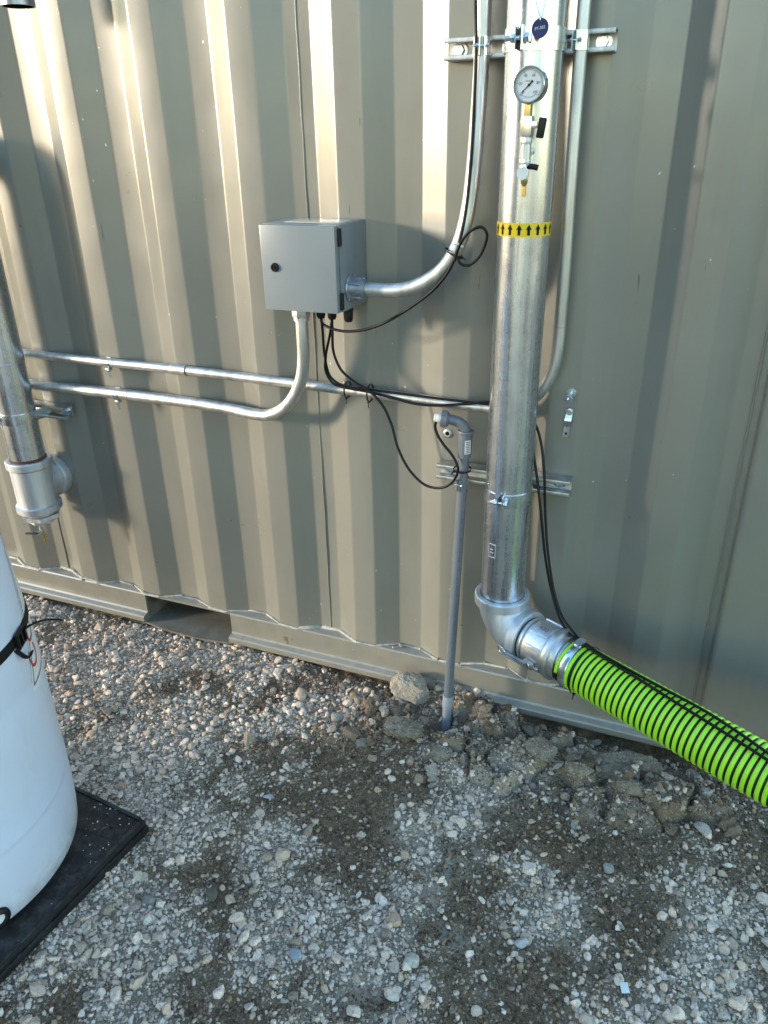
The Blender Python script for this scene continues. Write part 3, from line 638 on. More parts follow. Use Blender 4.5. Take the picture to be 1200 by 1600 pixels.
clamp('pipe_clamp', (-2.0, -.100), RR, .797, 'zinc clamp round the left drain pipe at its strut', 'clamps on the big pipes', .034, .003, True, -120, .0055, .016)
clamp('pipe_clamp', (-.500, -.0585), .0167, 1.748, 'small clamp holding the thick conduit to the upper strut', 'small clamps on the struts', .034, .0022, False, -75, .0035, .012)
clamp('pipe_clamp', (-.2985, -.0585), .0134, 1.748, 'small clamp holding the thin right conduit to the upper strut', 'small clamps on the struts', .034, .0022, False, -110, .0035, .012)
clamp('pipe_clamp', (-.5110, -.063), .0136, .765, 'small clamp holding the grey plastic pole to the lower strut', 'small clamps on the struts', .034, .0022, False, -105, .0035, .012)

# ------------------------------------------------------------------ the big riser with elbow
riser = thing('riser_pipe', 'large galvanised riser pipe with elbow feeding the green hose', 'pipe', (RX, RY, .37))
q = MB(); zz = list(np.linspace(.455, 2.35, 40)); q.rev((RX, RY, 0), (0, 0, 1), [(z, RR) for z in zz] + [(2.35, .052), (2.2, .052)], 64); q.build('pipe', M_galv, riser)
HD = Vector((math.cos(R(26.4)), -math.sin(R(26.4)), 0.0)); EC = Vector((RX, RY, .378))
e = MB(); a = []; rad = .095
P_up = Vector((RX, RY, .378 + rad)); P_out = EC + HD * rad; cen = EC + Vector((0, 0, rad)) + HD * rad
pts = [cen + (-HD * math.cos(t) - Vector((0, 0, 1)) * math.sin(t)) * rad for t in np.linspace(0, math.pi / 2, 20)]
e.tube(pts, .0655, 48, cap=False)
rim = lambda L: [(-L, .0655), (-L + .001, .0655), (-L + .004, .0735), (-.003, .0735), (0, .0705), (0, .060), (-.006, .0575)]
e.rev(P_up + Vector((0, 0, .004)), (0, 0, 1), rim(.030), 56); e.rev(P_out + HD * .004, HD, rim(.028), 56)
for s_ in (-1, 1): e.box(EC + HD * (-.038) + Vector((0.02, -.045, -.018 + .006 * s_)), (.012, .004, .0025), rot=Matrix.Rotation(R(-35), 3, 'Z'))
e.build('elbow', M_cast, riser, sharp=35)
def arc_patch(q, cx, cy, r, a0, a1, z0, z1, n, mi):
    vs = []; fs = []
    for i in range(n + 1):
        a = a0 + (a1 - a0) * i / n; x, y = cx + r * math.cos(a), cy + r * math.sin(a); vs += [(x, y, z0), (x, y, z1)]
    for i in range(n): fs.append((2 * i, 2 * i + 2, 2 * i + 3, 2 * i + 1))
    q.add(vs, fs, mi)
tp = MB(); tr = RR + .0006; tp.rev((RX, RY, 0), (0, 0, 1), [(1.389, RR), (1.389, tr), (1.4165, tr), (1.4165, RR)], 64)
for k in range(18):
    a = R(-90) + 2 * math.pi * k / 18 + .05; ar = RR + .0011
    arc_patch(tp, RX, RY, ar, a - .052, a + .052, 1.3925, 1.4035, 3, 1)
    h = .110; zb, zt_ = 1.4035, 1.4140; vs = []; n_ = 6
    for i in range(n_ + 1):
        f_ = -1 + 2 * i / n_; aa = a + h * f_; x, y = RX + ar * math.cos(aa), RY + ar * math.sin(aa); vs += [(x, y, zb), (x, y, zb + (zt_ - zb) * (1 - abs(f_)) + 1e-5)]
    tp.add(vs, [(2 * i, 2 * i + 2, 2 * i + 3, 2 * i + 1) for i in range(n_)], 1)
tape = tp.build('arrow_tape', [M_yellow, M_ink], riser); tape['label'] = 'yellow tape band with black arrows pointing up'

# ------------------------------------------------------------------ coupling, hose, hose band
H0 = P_out + HD * .008
cpl = thing('hose_coupling', 'cast aluminium cam lock coupling between the elbow and the green hose', 'coupling', tuple(H0))
b = MB(); b.rev(H0, HD, [(-.02, .040), (0, .052), (.0, .060), (.010, .062), (.012, .0565), (.018, .0565), (.020, .0655), (.030, .0675), (.078, .0675), (.080, .064), (.084, .0625), (.086, .070), (.094, .0715), (.100, .070), (.102, .060), (.110, .0585), (.112, .0615), (.118, .0615), (.118, .050), (.20, .048)], 56)
sideX = HD.cross(Vector((0, 0, 1))).normalized(); up = Vector((0, 0, 1))
rotm = Matrix((HD, sideX, up)).transposed()
for ang in (25, -25, 155, 205, 60, 120):
    t = R(ang); n_ = sideX * math.cos(t) + up * math.sin(t)
    b.box(H0 + HD * .05 + n_ * .066, (.054, .010, .010), rot=Matrix((HD, n_.cross(HD), n_)).transposed(), bev=.002)
n_ = (up * .93 + sideX * .25).normalized(); b.box(H0 + HD * .052 + n_ * .0665, (.048, .034, .005), rot=Matrix((HD, n_.cross(HD), n_)).transposed(), bev=.0015)
bo = b.build('body', M_alu, cpl, sharp=35)
tv, tf = text_mesh('400', .019)
Yv = n_.cross(HD); tl = MB(); tl.add([H0 + HD * (.052 + v.x) + Yv * v.y + n_ * (.0694) for v in tv], tf); tl.build('size_mark', M_nickel, cpl)
for sg in (1, -1):
    n_ = (sideX * sg * .97 - up * .24).normalized(); ca = MB(); tx = n_.cross(HD)
    base = H0 + HD * .052 + n_ * .074
    ca.box(base - HD * .000, (.030, .020, .012), rot=Matrix((HD, tx, n_)).transposed(), bev=.003)
    ca.box(base - HD * .045 + n_ * .004, (.085, .015, .004), rot=Matrix((HD, tx, n_)).transposed(), bev=.0015)
    for o_ in (.006, -.006): ca.box(base - HD * .045 + n_ * .007 + tx * o_, (.085, .003, .004), rot=Matrix((HD, tx, n_)).transposed(), bev=.001)
    ca.build('cam_arm', M_strut, cpl)
    rg = MB(); rc = base - HD * .086 + n_ * .003
    rg.tube([rc + (tx * math.cos(t) * .015 + n_ * math.sin(t) * .004 + HD * math.sin(t) * .015) for t in np.linspace(0, 2 * math.pi, 24, endpoint=False)], .0017, 8, closed=True); rg.build('pull_ring', M_zinc, cpl)
    pn = MB(); pc = base + HD * .004 + n_ * .008
    pn.tube(smooth_path([pc + up * .012, pc + up * .002 + HD * .004, pc - up * .014 - HD * .003, pc - up * .028, pc - up * .036 + HD * .002], 5), .0011, 6); pn.build('safety_pin', M_zinc, cpl)
HDn = (HD + Vector((0, 0, -.024))).normalized()
hp = [EC + HDn * s for s in (.226, .35, .5, .7, .9)] + [Vector((.62, -.60, .30)), Vector((.85, -.72, .20)), Vector((1.1, -.86, .09)), Vector((1.4, -1.0, .06)), Vector((1.9, -1.15, .06))]
hp = smooth_path(hp, 24)
S_ = [0.]
for i in range(1, len(hp)): S_.append(S_[-1] + (hp[i] - hp[i - 1]).length)
S_ = np.array(S_); HPx = np.array([p[:] for p in hp])
def hose_at(s): return Vector([float(np.interp(s, S_, HPx[:, k])) for k in range(3)])
hose = thing('suction_hose', 'lime green corrugated suction hose running off to the right', 'hose', tuple(hp[0]))
hi = MB(); hi.tube([hose_at(s) for s in np.linspace(0, S_[-1], 160)], .0588, 48); hi.build('tube_wall', M_hosein, hose)
co = MB(); pit = .0155; turns = int(S_[-1] / pit); seg = 40; vs = []; fs = []
prof8 = [(-.0053, -.003), (-.0053, .0016), (-.0043, .0042), (-.0018, .0052), (.0018, .0052), (.0043, .0042), (.0053, .0016), (.0053, -.003)]
N = turns * seg; ss = np.linspace(.004, S_[-1] - .004, N); ctr = np.stack([np.interp(ss, S_, HPx[:, k]) for k in range(3)], 1)
dd = np.stack([np.interp(ss + .01, S_, HPx[:, k]) - np.interp(ss - .01, S_, HPx[:, k]) for k in range(3)], 1); dd /= np.linalg.norm(dd, axis=1)[:, None]
sx_ = np.cross(dd, [0, 0, 1]); sx_ /= np.linalg.norm(sx_, axis=1)[:, None]; uy = np.cross(sx_, dd)
th = 2 * np.pi * (ss - ss[0]) / pit; rd = sx_ * np.cos(th)[:, None] + uy * np.sin(th)[:, None]
VV = np.stack([ctr + rd * (.0565 + pr[1]) + dd * pr[0] for pr in prof8], 1).reshape(-1, 3); K = len(prof8)
ii = (np.arange(N - 1) * K)[:, None]; jj = np.arange(K - 1)[None]
FF = np.stack([ii + jj, ii + jj + 1, ii + K + jj + 1, ii + K + jj], -1).reshape(-1, 4)
o = make_mesh('green_coil', VV - np.array(hp[0][:]), FF, M_green); o.parent = hose
hb = MB(); bcn = hose_at(.0225); bd_ = unit(hose_at(.035) - hose_at(.010)); hb.rev(bcn, bd_, [(-.0095, .0600), (-.0095, .0632), (-.008, .0638), (.008, .0638), (.0095, .0632), (.0095, .0600)], 56)
bx_ = bcn + up * .0655 - sideX * .01
hb.box(bx_, (.022, .03, .008), rot=rotm, bev=.002); hbo = hb.build('hose_band', M_zinc, None, tuple(bcn)); tag(hbo, 'flat silver band clamped round the first ribs of the green hose', 'hose clamp')

# ------------------------------------------------------------------ left drain pipe with tee
DX, DY = -2.000, -.100
dp = thing('drain_pipe', 'galvanised drain pipe with a tee and drain valve at the far left', 'pipe', (DX, DY, .40))
q = MB(); q.rev((DX, DY, 0), (0, 0, 1), [(z, RR) for z in np.linspace(.655, 1.46, 16)], 56)
tp_ = [Vector((DX, DY, 1.46)) + Vector((-.12 * (1 - math.cos(t)), 0, .12 * math.sin(t))) for t in np.linspace(0, math.pi / 2, 12)] + [Vector((DX - 1.2, DY, 1.58))]
q.tube(tp_, RR, 56); q.rev((DX, DY, 0), (0, 0, 1), [(.970, RR), (.971, RR + .0008), (.975, RR + .0008), (.976, RR)], 56); q.build('pipe', M_galv, dp)
q = MB(); q.rev((DX, DY, 0), (0, 0, 1), [(.636, .0565), (.657, .0578), (.657, .05)], 48); q.build('thread', M_rust, dp)
e = MB(); e.rev((DX, DY, 0), (0, 0, 1), [(.462, .058), (.462, .070), (.465, .0735), (.485, .0735), (.489, .0668), (.500, .0655), (.618, .0655), (.622, .0700), (.625, .0735), (.645, .0735), (.648, .071), (.648, .0585), (.640, .056)], 56)
e.rev((DX, DY, .553), (0, 1, 0), [(.0, .060), (.045, .0625), (.066, .0640), (.069, .071), (.072, .0725), (.096, .0725), (.099, .0715), (.099, .0585), (.097, .002)], 56)
e.build('tee', M_cast, dp, sharp=35)
hx = MB(); hx.rev((DX, DY, 0), (0, 0, 1), [(.445, .05), (.463, .05)], 40); hx.hexa((DX, DY, .432), (DX, DY, .450), .066, x=(1, .2, 0)); hx.hexa((DX, DY, .418), (DX, DY, .431), .050, x=(1, -.3, 0)); hx.build('hex_bushing', M_cast, dp)
va = MB(); va.hexa((DX + .004, DY - .012, .372), (DX + .004, DY - .012, .419), .0125); va.cyl((DX + .004, DY - .012, .384), (DX + .004, DY - .04, .384), .006); vo = va.build('drain_valve', M_nickel, dp)
vh = MB(); vh.tube([(DX + .004, DY - .040, .386), (DX - .016, DY - .044, .384), (DX - .042, DY - .043, .379)], .0065, 10, flat=.55, up=(0, 0, 1)); vh.build('handle', M_black, vo)
vn = MB(); vn.rev((DX + .004, DY - .012, 0), (0, 0, 1), [(.336, .001), (.336, .0042), (.345, .0055), (.352, .0042), (.360, .0055), (.361, .009), (.372, .009), (.372, .002)], 16); vn.build('nozzle', M_brass, vo)

# dark down-turned pipe end, upper left
vp = thing('vent_pipe', 'dark open bottom end of a steel vent pipe at the top left corner', 'pipe', (-1.672, -.10, 1.9))
q = MB(); q.rev((-1.672, -.10, 0), (0, 0, 1), [(1.890, .036), (1.890, .040), (2.02, .040)], 40)
tq = [Vector((-1.672, -.10, 2.02)) + Vector((0, .07 * (1 - math.cos(t)), .07 * math.sin(t))) for t in np.linspace(0, math.pi / 2, 10)] + [Vector((-1.672, .035, 2.09))]
q.tube(tq, .040, 40, cap=False); q.rev((-1.672, -.10, 0), (0, 0, 1), [(1.890, .036), (2.02, .036), (2.02, .001)], 40, 1)
q.build('pipe_end', [mat_galv('dark galvanised pipe', (.34, .36, .40), .22), M_black], vp)

# ------------------------------------------------------------------ conduits
CON_C = [(-0.790, -0.107, 1.257), (-0.725, -0.107, 1.256), (-0.668, -0.107, 1.258), (-0.62, -0.106, 1.272), (-0.570, -0.104, 1.303), (-0.54, -0.102, 1.340), (-0.521, -0.097, 1.385), (-0.510, -0.088, 1.446), (-0.504, -0.08, 1.523), (-0.501, -0.072, 1.61), (-0.5, -0.060, 1.717), (-0.5, -0.058, 1.796), (-0.5, -0.058, 1.893), (-.5, -.058, 2.3)]
CON_B = [(-3.2, -.022, .868), (-2.31, -0.022, 0.874), (-1.981, -0.022, 0.878), (-1.68, -0.022, 0.882), (-1.368, -0.025, 0.882), (-1.231, -0.03, 0.879), (-1.145, -0.038, 0.875), (-1.094, -0.045, 0.881), (-1.041, -0.055, 0.907), (-0.995, -0.066, 0.954), (-0.964, -0.076, 1.010), (-0.950, -0.083, 1.068), (-0.945, -0.09, 1.134), (-0.945, -0.09, 1.21)]
CON_A = [(-3.2, -.02, .992), (-2.272, -0.02, 0.985), (-1.981, -0.02, 0.981), (-1.661, -0.02, 0.979), (-1.402, -0.02, 0.979), (-1.018, -0.02, 0.973), (-0.748, -0.022, 0.968), (-0.467, -0.024, 0.963), (-.410, -.025, .966), (-.375, -.027, .980), (-0.347, -0.028, 1.002), (-0.322, -0.03, 1.036), (-0.305, -0.032, 1.079), (-0.298, -0.034, 1.129), (-0.297, -0.037, 1.197), (-0.296, -0.042, 1.297), (-0.2975, -0.050, 1.471), (-0.2985, -0.058, 1.708), (-0.2985, -0.058, 1.826), (-0.2985, -0.058, 2.3)]
def conduit(pts, r, label):
    t = thing('conduit', label, 'conduit', pts[1], 'steel conduits on the container wall')
    q = MB(); sp_ = smooth_path(pts, 10); q.tube(sp_, r, 28); q.build('tube', M_cond, t, sharp=60); return t, sp_
cC, pC = conduit(CON_C, .0167, 'thick steel conduit bending up from the right side of the grey box')
cB, pB = conduit(CON_B, .0167, 'steel conduit bending down from the grey box and running left')
cA, pA = conduit(CON_A, .0134, 'thin steel conduit passing under the box then rising right of the riser')
def collar(path, x, r, L, parent, name, m_, vert=False, z=None):
    i = min(range(len(path) - 1), key=lambda k: abs(path[k].x - x) + (abs(path[k].z - z) if z is not None else 0)); d = unit(path[i + 1] - path[i]); c = path[i] if z is None else path[i]
    if z is None: c = path[i] + d * ((x - path[i].x) / d.x)
    q = MB(); q.rev(c, d, [(-L / 2, r - .002), (-L / 2, r), (L / 2, r), (L / 2, r - .002)], 28); q.build(name, m_, parent); return c, d
collar(pA, -1.402, .0158, .055, cA, 'coupling', M_cond); collar(pB, -1.60, .0176, .003, cB, 'joint_ring', M_cond)
collar(pA, -.298, .0140, .004, cA, 'joint_ring', M_strut, True, 1.18)
h = MB(); h.hexa((-.945, -.09, 1.174), (-.945, -.09, 1.205), .0235); h.cyl((-.945, -.09, 1.166), (-.945, -.09, 1.176), .0205); h.build('connector', M_cast, cB)
h = MB(); h.rev((-.797, -.107, 1.257), (1, 0, 0), [(.0, .002), (0, .031), (.003, .0325), (.006, .031), (.008, .0235), (.036, .0225), (.037, .0205), (.044, .0205), (.044, .016)], 40)
for k in range(8):
    t = 2 * math.pi * k / 8 + .2; n_ = Vector((0, math.cos(t), math.sin(t))); h.box(Vector((-.797 + .021, -.107, 1.257)) + n_ * .024, (.026, .006, .006), rot=Matrix(((1, 0, 0), tuple(Vector((1, 0, 0)).cross(n_)) , tuple(n_))).transposed(), bev=.001)
    h.box(Vector((-.797 + .004, -.107, 1.257)) + n_ * .0315, (.006, .006, .006), rot=Matrix(((1, 0, 0), tuple(Vector((1, 0, 0)).cross(n_)), tuple(n_))).transposed(), bev=.001)
h.build('hub', mat_galv('dull zinc hub', (.34, .37, .42), .36, .2, .2, cast=True), cC)
def beam_strap(path, x, r, label):
    i = min(range(len(path)), key=lambda k: abs(path[k].x - x)); c = path[i]; c = Vector((x, c.y, c.z))
    t = thing('conduit_clip', label, 'clip', tuple(c), 'clips fixing the left conduits'); q = MB()
    A = [R(a) for a in range(-75, 200, 12)]
    pi_ = [(math.cos(a - math.pi / 2 - .3) * (r + .0006), math.sin(a - math.pi / 2 - .3) * (r + .0006)) for a in A]; po = [(math.cos(a - math.pi / 2 - .3) * (r + .0026), math.sin(a - math.pi / 2 - .3) * (r + .0026)) for a in A]
    q.prism(po + pi_[::-1], c - Vector((.008, 0, 0)), (0, 1, 0), (0, 0, 1), .016)
    q.box(c + Vector((0, -.004, -r - .007)), (.018, .012, .006), bev=.001); q.build('strap', M_zinc, t, sharp=30)
    b_ = MB(); b_.cyl(c + Vector((.002, -.006, -r - .034)), c + Vector((.0, -.006, -r - .002)), .0030, 10); b_.hexa(c + Vector((.0, -.006, -r - .014)), c + Vector((.0, -.006, -r - .007)), .0065); b_.build('screw', M_zinc, t)
beam_strap(pA, -1.661, .0134, 'zinc clip with hanging screw on the upper thin left conduit'); beam_strap(pB, -1.645, .0167, 'zinc clip with hanging screw on the lower left conduit')

# ------------------------------------------------------------------ junction box
jb = thing('junction_box', 'light grey steel junction box with a black lock on the wall', 'junction box', (-.898, -.09, 1.205))
bx0, bx1, bz0, bz1 = -.997, -.797, 1.207, 1.405
q = MB(); q.box(((bx0 + bx1) / 2, -.079, (bz0 + bz1) / 2), (bx1 - bx0, .152, bz1 - bz0), bev=.0022); q.build('body', M_box, jb)
q = MB(); q.box(((bx0 + bx1) / 2 - .0005, -.1685, (bz0 + bz1) / 2), (bx1 - bx0 - .003, .020, bz1 - bz0 - .001), bev=.0028); door = q.build('door', M_box, jb)
q = MB(); q.box(((bx0 + bx1) / 2, -.1568, (bz0 + bz1) / 2), (bx1 - bx0 - .008, .0045, bz1 - bz0 - .008)); q.build('door_gasket', M_black, jb)
q = MB(); q.rev((-.960, -.1785, 1.309), (0, -1, 0), [(0, .0105), (.003, .0105), (.005, .009), (.006, .008), (.006, .0065), (.003, .006), (.003, .0005)], 28); q.box((-.960, -.1835, 1.309), (.0035, .004, .009)); q.build('lock', M_black, door)
for hz in (1.378, 1.233):
    q = MB(); q.box((-.7985, -.156, hz), (.008, .018, .040), bev=.003); q.cyl((-.7955, -.160, hz - .019), (-.7955, -.160, hz + .019), .0045, 12, 0, .001); q.build('hinge', M_black, jb)
for gx, gy in ((-.900, -.068), (-.867, -.071), (-.815, -.085)):
    q = MB(); q.hexa((gx, gy, 1.196), (gx, gy, 1.208), .0135); q.rev((gx, gy, 0), (0, 0, 1), [(1.170, .003), (1.170, .0085), (1.176, .0115), (1.186, .012), (1.196, .012)], 24); q.build('cable_gland', M_black, jb)
m_, nt_, p_ = nodes('clear film on box lid'); nt_.links.new(ramp(nt_, noise(nt_, 35, 5), [(.4, (.40, .40, .36)), (.62, (.55, .50, .38))]), p_.inputs['Base Color']); p_.inputs['Roughness'].default_value = .15
q = MB(); q.box((-.885, -.075, bz1 + .0006), (.15, .09, .0010), bev=.0003); q.build('top_sticker', m_, jb)

# ------------------------------------------------------------------ pressure gauge, valves, tags on the riser
GC = Vector((-.363, -.205, 1.667)); gn = Vector((-math.sin(R(9)), -math.cos(R(9)), 0.0)); gx = Vector((0, 0, 1)).cross(gn).normalized(); gx = -gx if gx.x < 0 else gx
gz = Vector((0, 0, 1))
pg = thing('pressure_gauge', 'round white dial pressure gauge with black needle on the riser', 'gauge', tuple(GC))
q = MB(); q.rev(GC - gn * .022, gn, [(0, .001), (0, .027), (.003, .0295), (.022, .0295), (.0225, .0315), (.028, .0320), (.0305, .0305), (.0305, .0283), (.027, .0276)], 64); q.build('case', mat_plain('brushed steel bezel', (.52, .54, .57), .22, 1., var=.06), pg)
q = MB(); q.rev(GC + gn * .004, gn, [(0, .0277), (0, .0001)], 64); dial = q.build('dial', M_label, pg)
mk = MB()
def dial_pt(x, y, h=.0004): return GC + gn * (.004 + h) + gx * x + gz * y
def quad(p, q_, w2):
    p = Vector((p[0], p[1])); q_ = Vector((q_[0], q_[1])); d = (q_ - p).normalized(); n2 = Vector((-d.y, d.x)) * w2
    mk.add([dial_pt(*(p - n2)), dial_pt(*(q_ - n2)), dial_pt(*(q_ + n2)), dial_pt(*(p + n2))], [(0, 1, 2, 3)])
for k in range(51):
    a = R(225 - 270 * k / 50); big = k % 10 == 0; r0 = .0215 if big else .0238
    quad((math.cos(a) * r0, math.sin(a) * r0), (math.cos(a) * .0255, math.sin(a) * .0255), .00035 if big else .00016)
for k in range(90):
    a, b_ = R(225 - 3 * k), R(225 - 3 * k - 3); quad((math.cos(a) * .0256, math.sin(a) * .0256), (math.cos(b_) * .0256, math.sin(b_) * .0256), .00012)
for k, s_ in enumerate(('0', '20', '40', '60', '80', '100')):
    a = R(225 - 54 * k); tv, tf = text_mesh(s_, .0066); mk.add([dial_pt(v.x + math.cos(a) * .0175, v.y + math.sin(a) * .0175) for v in tv], tf)
for s_, sz, yy in (('PRESSURE', .0036, .0065), ('INCHES OF WATER', .0036, -.0205)):
    tv, tf = text_mesh(s_, sz)
    if yy < 0: pts_ = [dial_pt(.0215 * math.sin(v.x / .0215), -.0215 * math.cos(v.x / .0215) + v.y * 1.0 + .0005) for v in tv]
    else: pts_ = [dial_pt(v.x, v.y + yy) for v in tv]
    mk.add(pts_, tf)
mk.build('dial_print', M_ink, dial)
nd = MB(); a = R(222); d2 = Vector((math.cos(a), math.sin(a))); n2 = Vector((-d2.y, d2.x)); P2 = lambda s, t, h=.0016: dial_pt(*(d2 * s + n2 * t), h)
nd.add([P2(-.010, -.0018), P2(-.004, -.0012), P2(.024, -.0003), P2(.024, .0003), P2(-.004, .0012), P2(-.010, .0018)], [(0, 1, 2, 3, 4, 5)]); nd.add([P2(.014, -.0016), P2(.021, 0), P2(.014, .0016)], [(0, 1, 2)])
nd.cyl(dial_pt(0, 0, .0005), dial_pt(0, 0, .003), .0022, 16); nd.build('needle', M_ink, pg)
gm, gnt, gp = nodes('gauge glass'); gp.inputs['Base Color'].default_value = (1, 1, 1, 1); gp.inputs['Transmission Weight'].default_value = 1.0; gp.inputs['Roughness'].default_value = .02; gp.inputs['IOR'].default_value = 1.02; gp.inputs['Coat Weight'].default_value = .7; gp.inputs['Coat Roughness'].default_value = .04
VX, VY = -.3655, -.197
q = MB(); q.hexa((VX, VY, 1.612), (VX, VY, 1.642), .0078, 0, (1, .25, 0)); q.build('stem', M_brass, pg)
bv = thing('ball_valve', 'square bodied nickel ball valve with black lever below the gauge', 'valve', (VX, VY, 1.585))
q = MB(); q.hexa((VX, VY, 1.580), (VX, VY, 1.615), .0130, 0, (1, .3, 0)); q.box((VX + .012, VY, 1.600), (.016, .012, .013), bev=.002); q.build('body', M_nickel, bv)
q = MB(); q.box((VX + .0285, VY - .004, 1.594), (.014, .014, .036), bev=.003, rot=Matrix.Rotation(R(8), 3, 'Y')); q.build('lever', M_black, bv)
sv = thing('sample_valve', 'galvanised nipple and small bottom valve with brass barb on the riser', 'valve', (VX, VY, 1.53))
q = MB(); q.cyl((VX, VY, 1.538), (VX, VY, 1.580), .0098, 24, 0, .001); q.hexa((VX, VY, 1.566), (VX, VY, 1.578), .0115); q.hexa((VX, VY, 1.530), (VX, VY, 1.540), .0108); q.cyl((VX, VY + .05, 1.553), (VX, VY, 1.553), .0085, 20); q.build('nipple', M_cond, sv)
q = MB(); q.hexa((VX, VY, 1.507), (VX, VY, 1.531), .0092); q.build('body', M_nickel, sv)
q = MB(); q.tube([(VX + .006, VY - .004, 1.527), (VX + .018, VY - .006, 1.526), (VX + .027, VY - .006, 1.524)], .0055, 12, flat=.75); q.build('lever', M_black, sv)
q = MB(); q.rev((VX, VY, 0), (0, 0, 1), [(1.471, .001), (1.471, .0030)] + [(1.471 + .0045 * k + d_, .0033 + (.0012 if d_ > 0 else 0)) for k in range(5) for d_ in (.0005, .0035)] + [(1.496, .0068), (1.505, .0068), (1.507, .003)], 20); q.build('barb', M_brass, sv)
def disc_tag(name, c, n, r, m_, label, txt=None):
    t = thing(name, label, 'tag', tuple(c)); n = unit(n); c = Vector(c); xx = Vector((0, 0, 1)).cross(n).normalized(); xx = xx if xx.x > 0 else -xx; zz_ = n.cross(xx); zz_ = zz_ if zz_.z > 0 else -zz_
    q = MB(); q.rev(c - n * .0008, n, [(0, .0004), (0, r - .0004), (.0004, r), (.0012, r), (.0016, r - .0004), (.0016, .0004)], 48); q.build('disc', m_, t)
    rg_ = MB(); rc = c + zz_ * (r * .86) ; rg_.tube([rc + n * .003 * math.cos(t_) + zz_ * .004 * math.sin(t_) for t_ in np.linspace(0, 6.283, 14, endpoint=False)], .0007, 6, closed=True); rg_.build('ring', M_nickel, t)
    if txt:
        tv, tf = text_mesh(txt, r * .42); q = MB(); tl_ = R(8)
        q.add([c + n * .0011 + xx * (v.x * math.cos(tl_) - v.y * math.sin(tl_)) + zz_ * (v.x * math.sin(tl_) + v.y * math.cos(tl_)) for v in tv], tf); q.build('lettering', M_white, t)
    return t, rc
t1, rc1 = disc_tag('blue_tag', (-.355, -.184, 1.760), (-.15, -1, .1), .0165, M_blue, 'dark blue round tag reading PT-302 hanging on a bead chain', 'PT-302')
t2, rc2 = disc_tag('white_tag', (-.3665, -.2125, 1.5145), (-.1, -1, .05), .0122, M_white, 'blank white round tag hanging over the small bottom valve')
def bead_chain(a, b, c, label):
    p = smooth_path([a, b, c], 30); q = MB(); L_ = 0; last = p[0]; sv_, sf_ = ico(1)
    for k in range(1, len(p)):
        if (p[k] - last).length > .0026: q.add([tuple(Vector(v) * .0011 + p[k]) for v in sv_], [tuple(f) for f in sf_]); last = p[k]
    q.tube(p, .0003, 5); o = q.build('bead_chain', M_nickel, None, tuple(p[0])); tag(o, label, 'chain', 'bead chains'); return o
bead_chain(rc1, Vector((-.371, -.168, 1.812)), Vector((-.376, -.163, 1.86)), 'bead chain left strand above the dark blue tag')
bead_chain(rc1 + Vector((.001, 0, 0)), Vector((-.351, -.166, 1.812)), Vector((-.350, -.163, 1.86)), 'bead chain right strand above the dark blue tag')
bead_chain(rc2, Vector((VX - .0125, VY - .004, 1.535)), Vector((VX - .011, VY - .003, 1.566)), 'bead chain left strand above the white tag')
bead_chain(rc2 + Vector((.001, 0, 0)), Vector((VX + .0125, VY - .004, 1.535)), Vector((VX + .011, VY - .003, 1.566)), 'bead chain right strand above the white tag')

# ------------------------------------------------------------------ grey plastic pole with elbow
pole = thing('conduit_pole', 'grey plastic conduit pole with elbow head stuck in the dirt', 'pole', (-.528, -.125, -.05))
PT, PBm = Vector((-.5095, -.063, .875)), Vector((-.5275, -.122, -.10))
at = lambda z: PBm + (PT - PBm) * ((z - PBm.z) / (PT.z - PBm.z))
q = MB(); q.tube([at(z) for z in np.linspace(.05, .862, 12)], .01335, 28); q.build('tube', M_gpvc, pole)
q = MB(); dpole = unit(PT - PBm); q.rev(at(-.05), dpole, [(0, .0138), (.100, .0138), (.103, .0158), (.142, .0158), (.143, .0136)], 28); q.build('foot_sleeve', M_gpvc_pale, pole)
q = MB(); q.rev(at(.838), dpole, [(0, .0140), (.0005, .0172), (.036, .0174), (.038, .0182), (.062, .0182), (.064, .0205), (.0700, .0215), (.072, .0205), (.072, .012)], 32); q.build('socket', M_gpvc, pole)
E0 = at(.905)
ep_ = smooth_path([E0, E0 + Vector((-.002, -.001, .010)), E0 + Vector((-.013, -.004, .024)), E0 + Vector((-.030, -.008, .031)), E0 + Vector((-.045, -.011, .033))], 8)
q = MB(); q.tube(ep_, .0135, 28, rf=lambda t: 1.0 - .06 * t); q.build('elbow', M_gpvc, pole)
ed = unit(ep_[-1] - ep_[-3]); ee = ep_[-1]
q = MB(); q.rev(ee - ed * .004, ed, [(0, .0125), (.001, .0165), (.004, .0175), (.005, .0205), (.020, .0212), (.022, .0195), (.022, .012)], 40)
for k in range(16):
    t = 2 * math.pi * k / 16; xx, yy, zz_ = frame(ed); n_ = xx * math.cos(t) + yy * math.sin(t); q.box(ee + ed * .009 + n_ * .0212, (.0028, .0028, .013), rot=Matrix((n_, ed.cross(n_), ed)).transposed())
q.build('union_nut', M_gpvc, pole)
q = MB(); q.rev(ee + ed * .018, ed, [(0, .012), (.004, .0125), (.008, .0125), (.009, .0105), (.015, .0105), (.017, .0085), (.017, .003)], 24); q.build('cord_grip', M_white, pole)
st_ = MB(); sc_ = at(.872); arc_patch(st_, sc_.x, sc_.y, .0188, R(-75), R(-22), .852, .889, 8, 0); so = st_.build('sticker', M_label, pole)
st_ = MB()
for k in range(7): arc_patch(st_, sc_.x, sc_.y, .0191, R(-70 + 3 * (k % 3)), R(-30 - 4 * (k % 2)), .855 + .0047 * k, .8572 + .0047 * k, 6, 0)
st_.build('sticker_print', M_greyink, so)
st_ = MB()
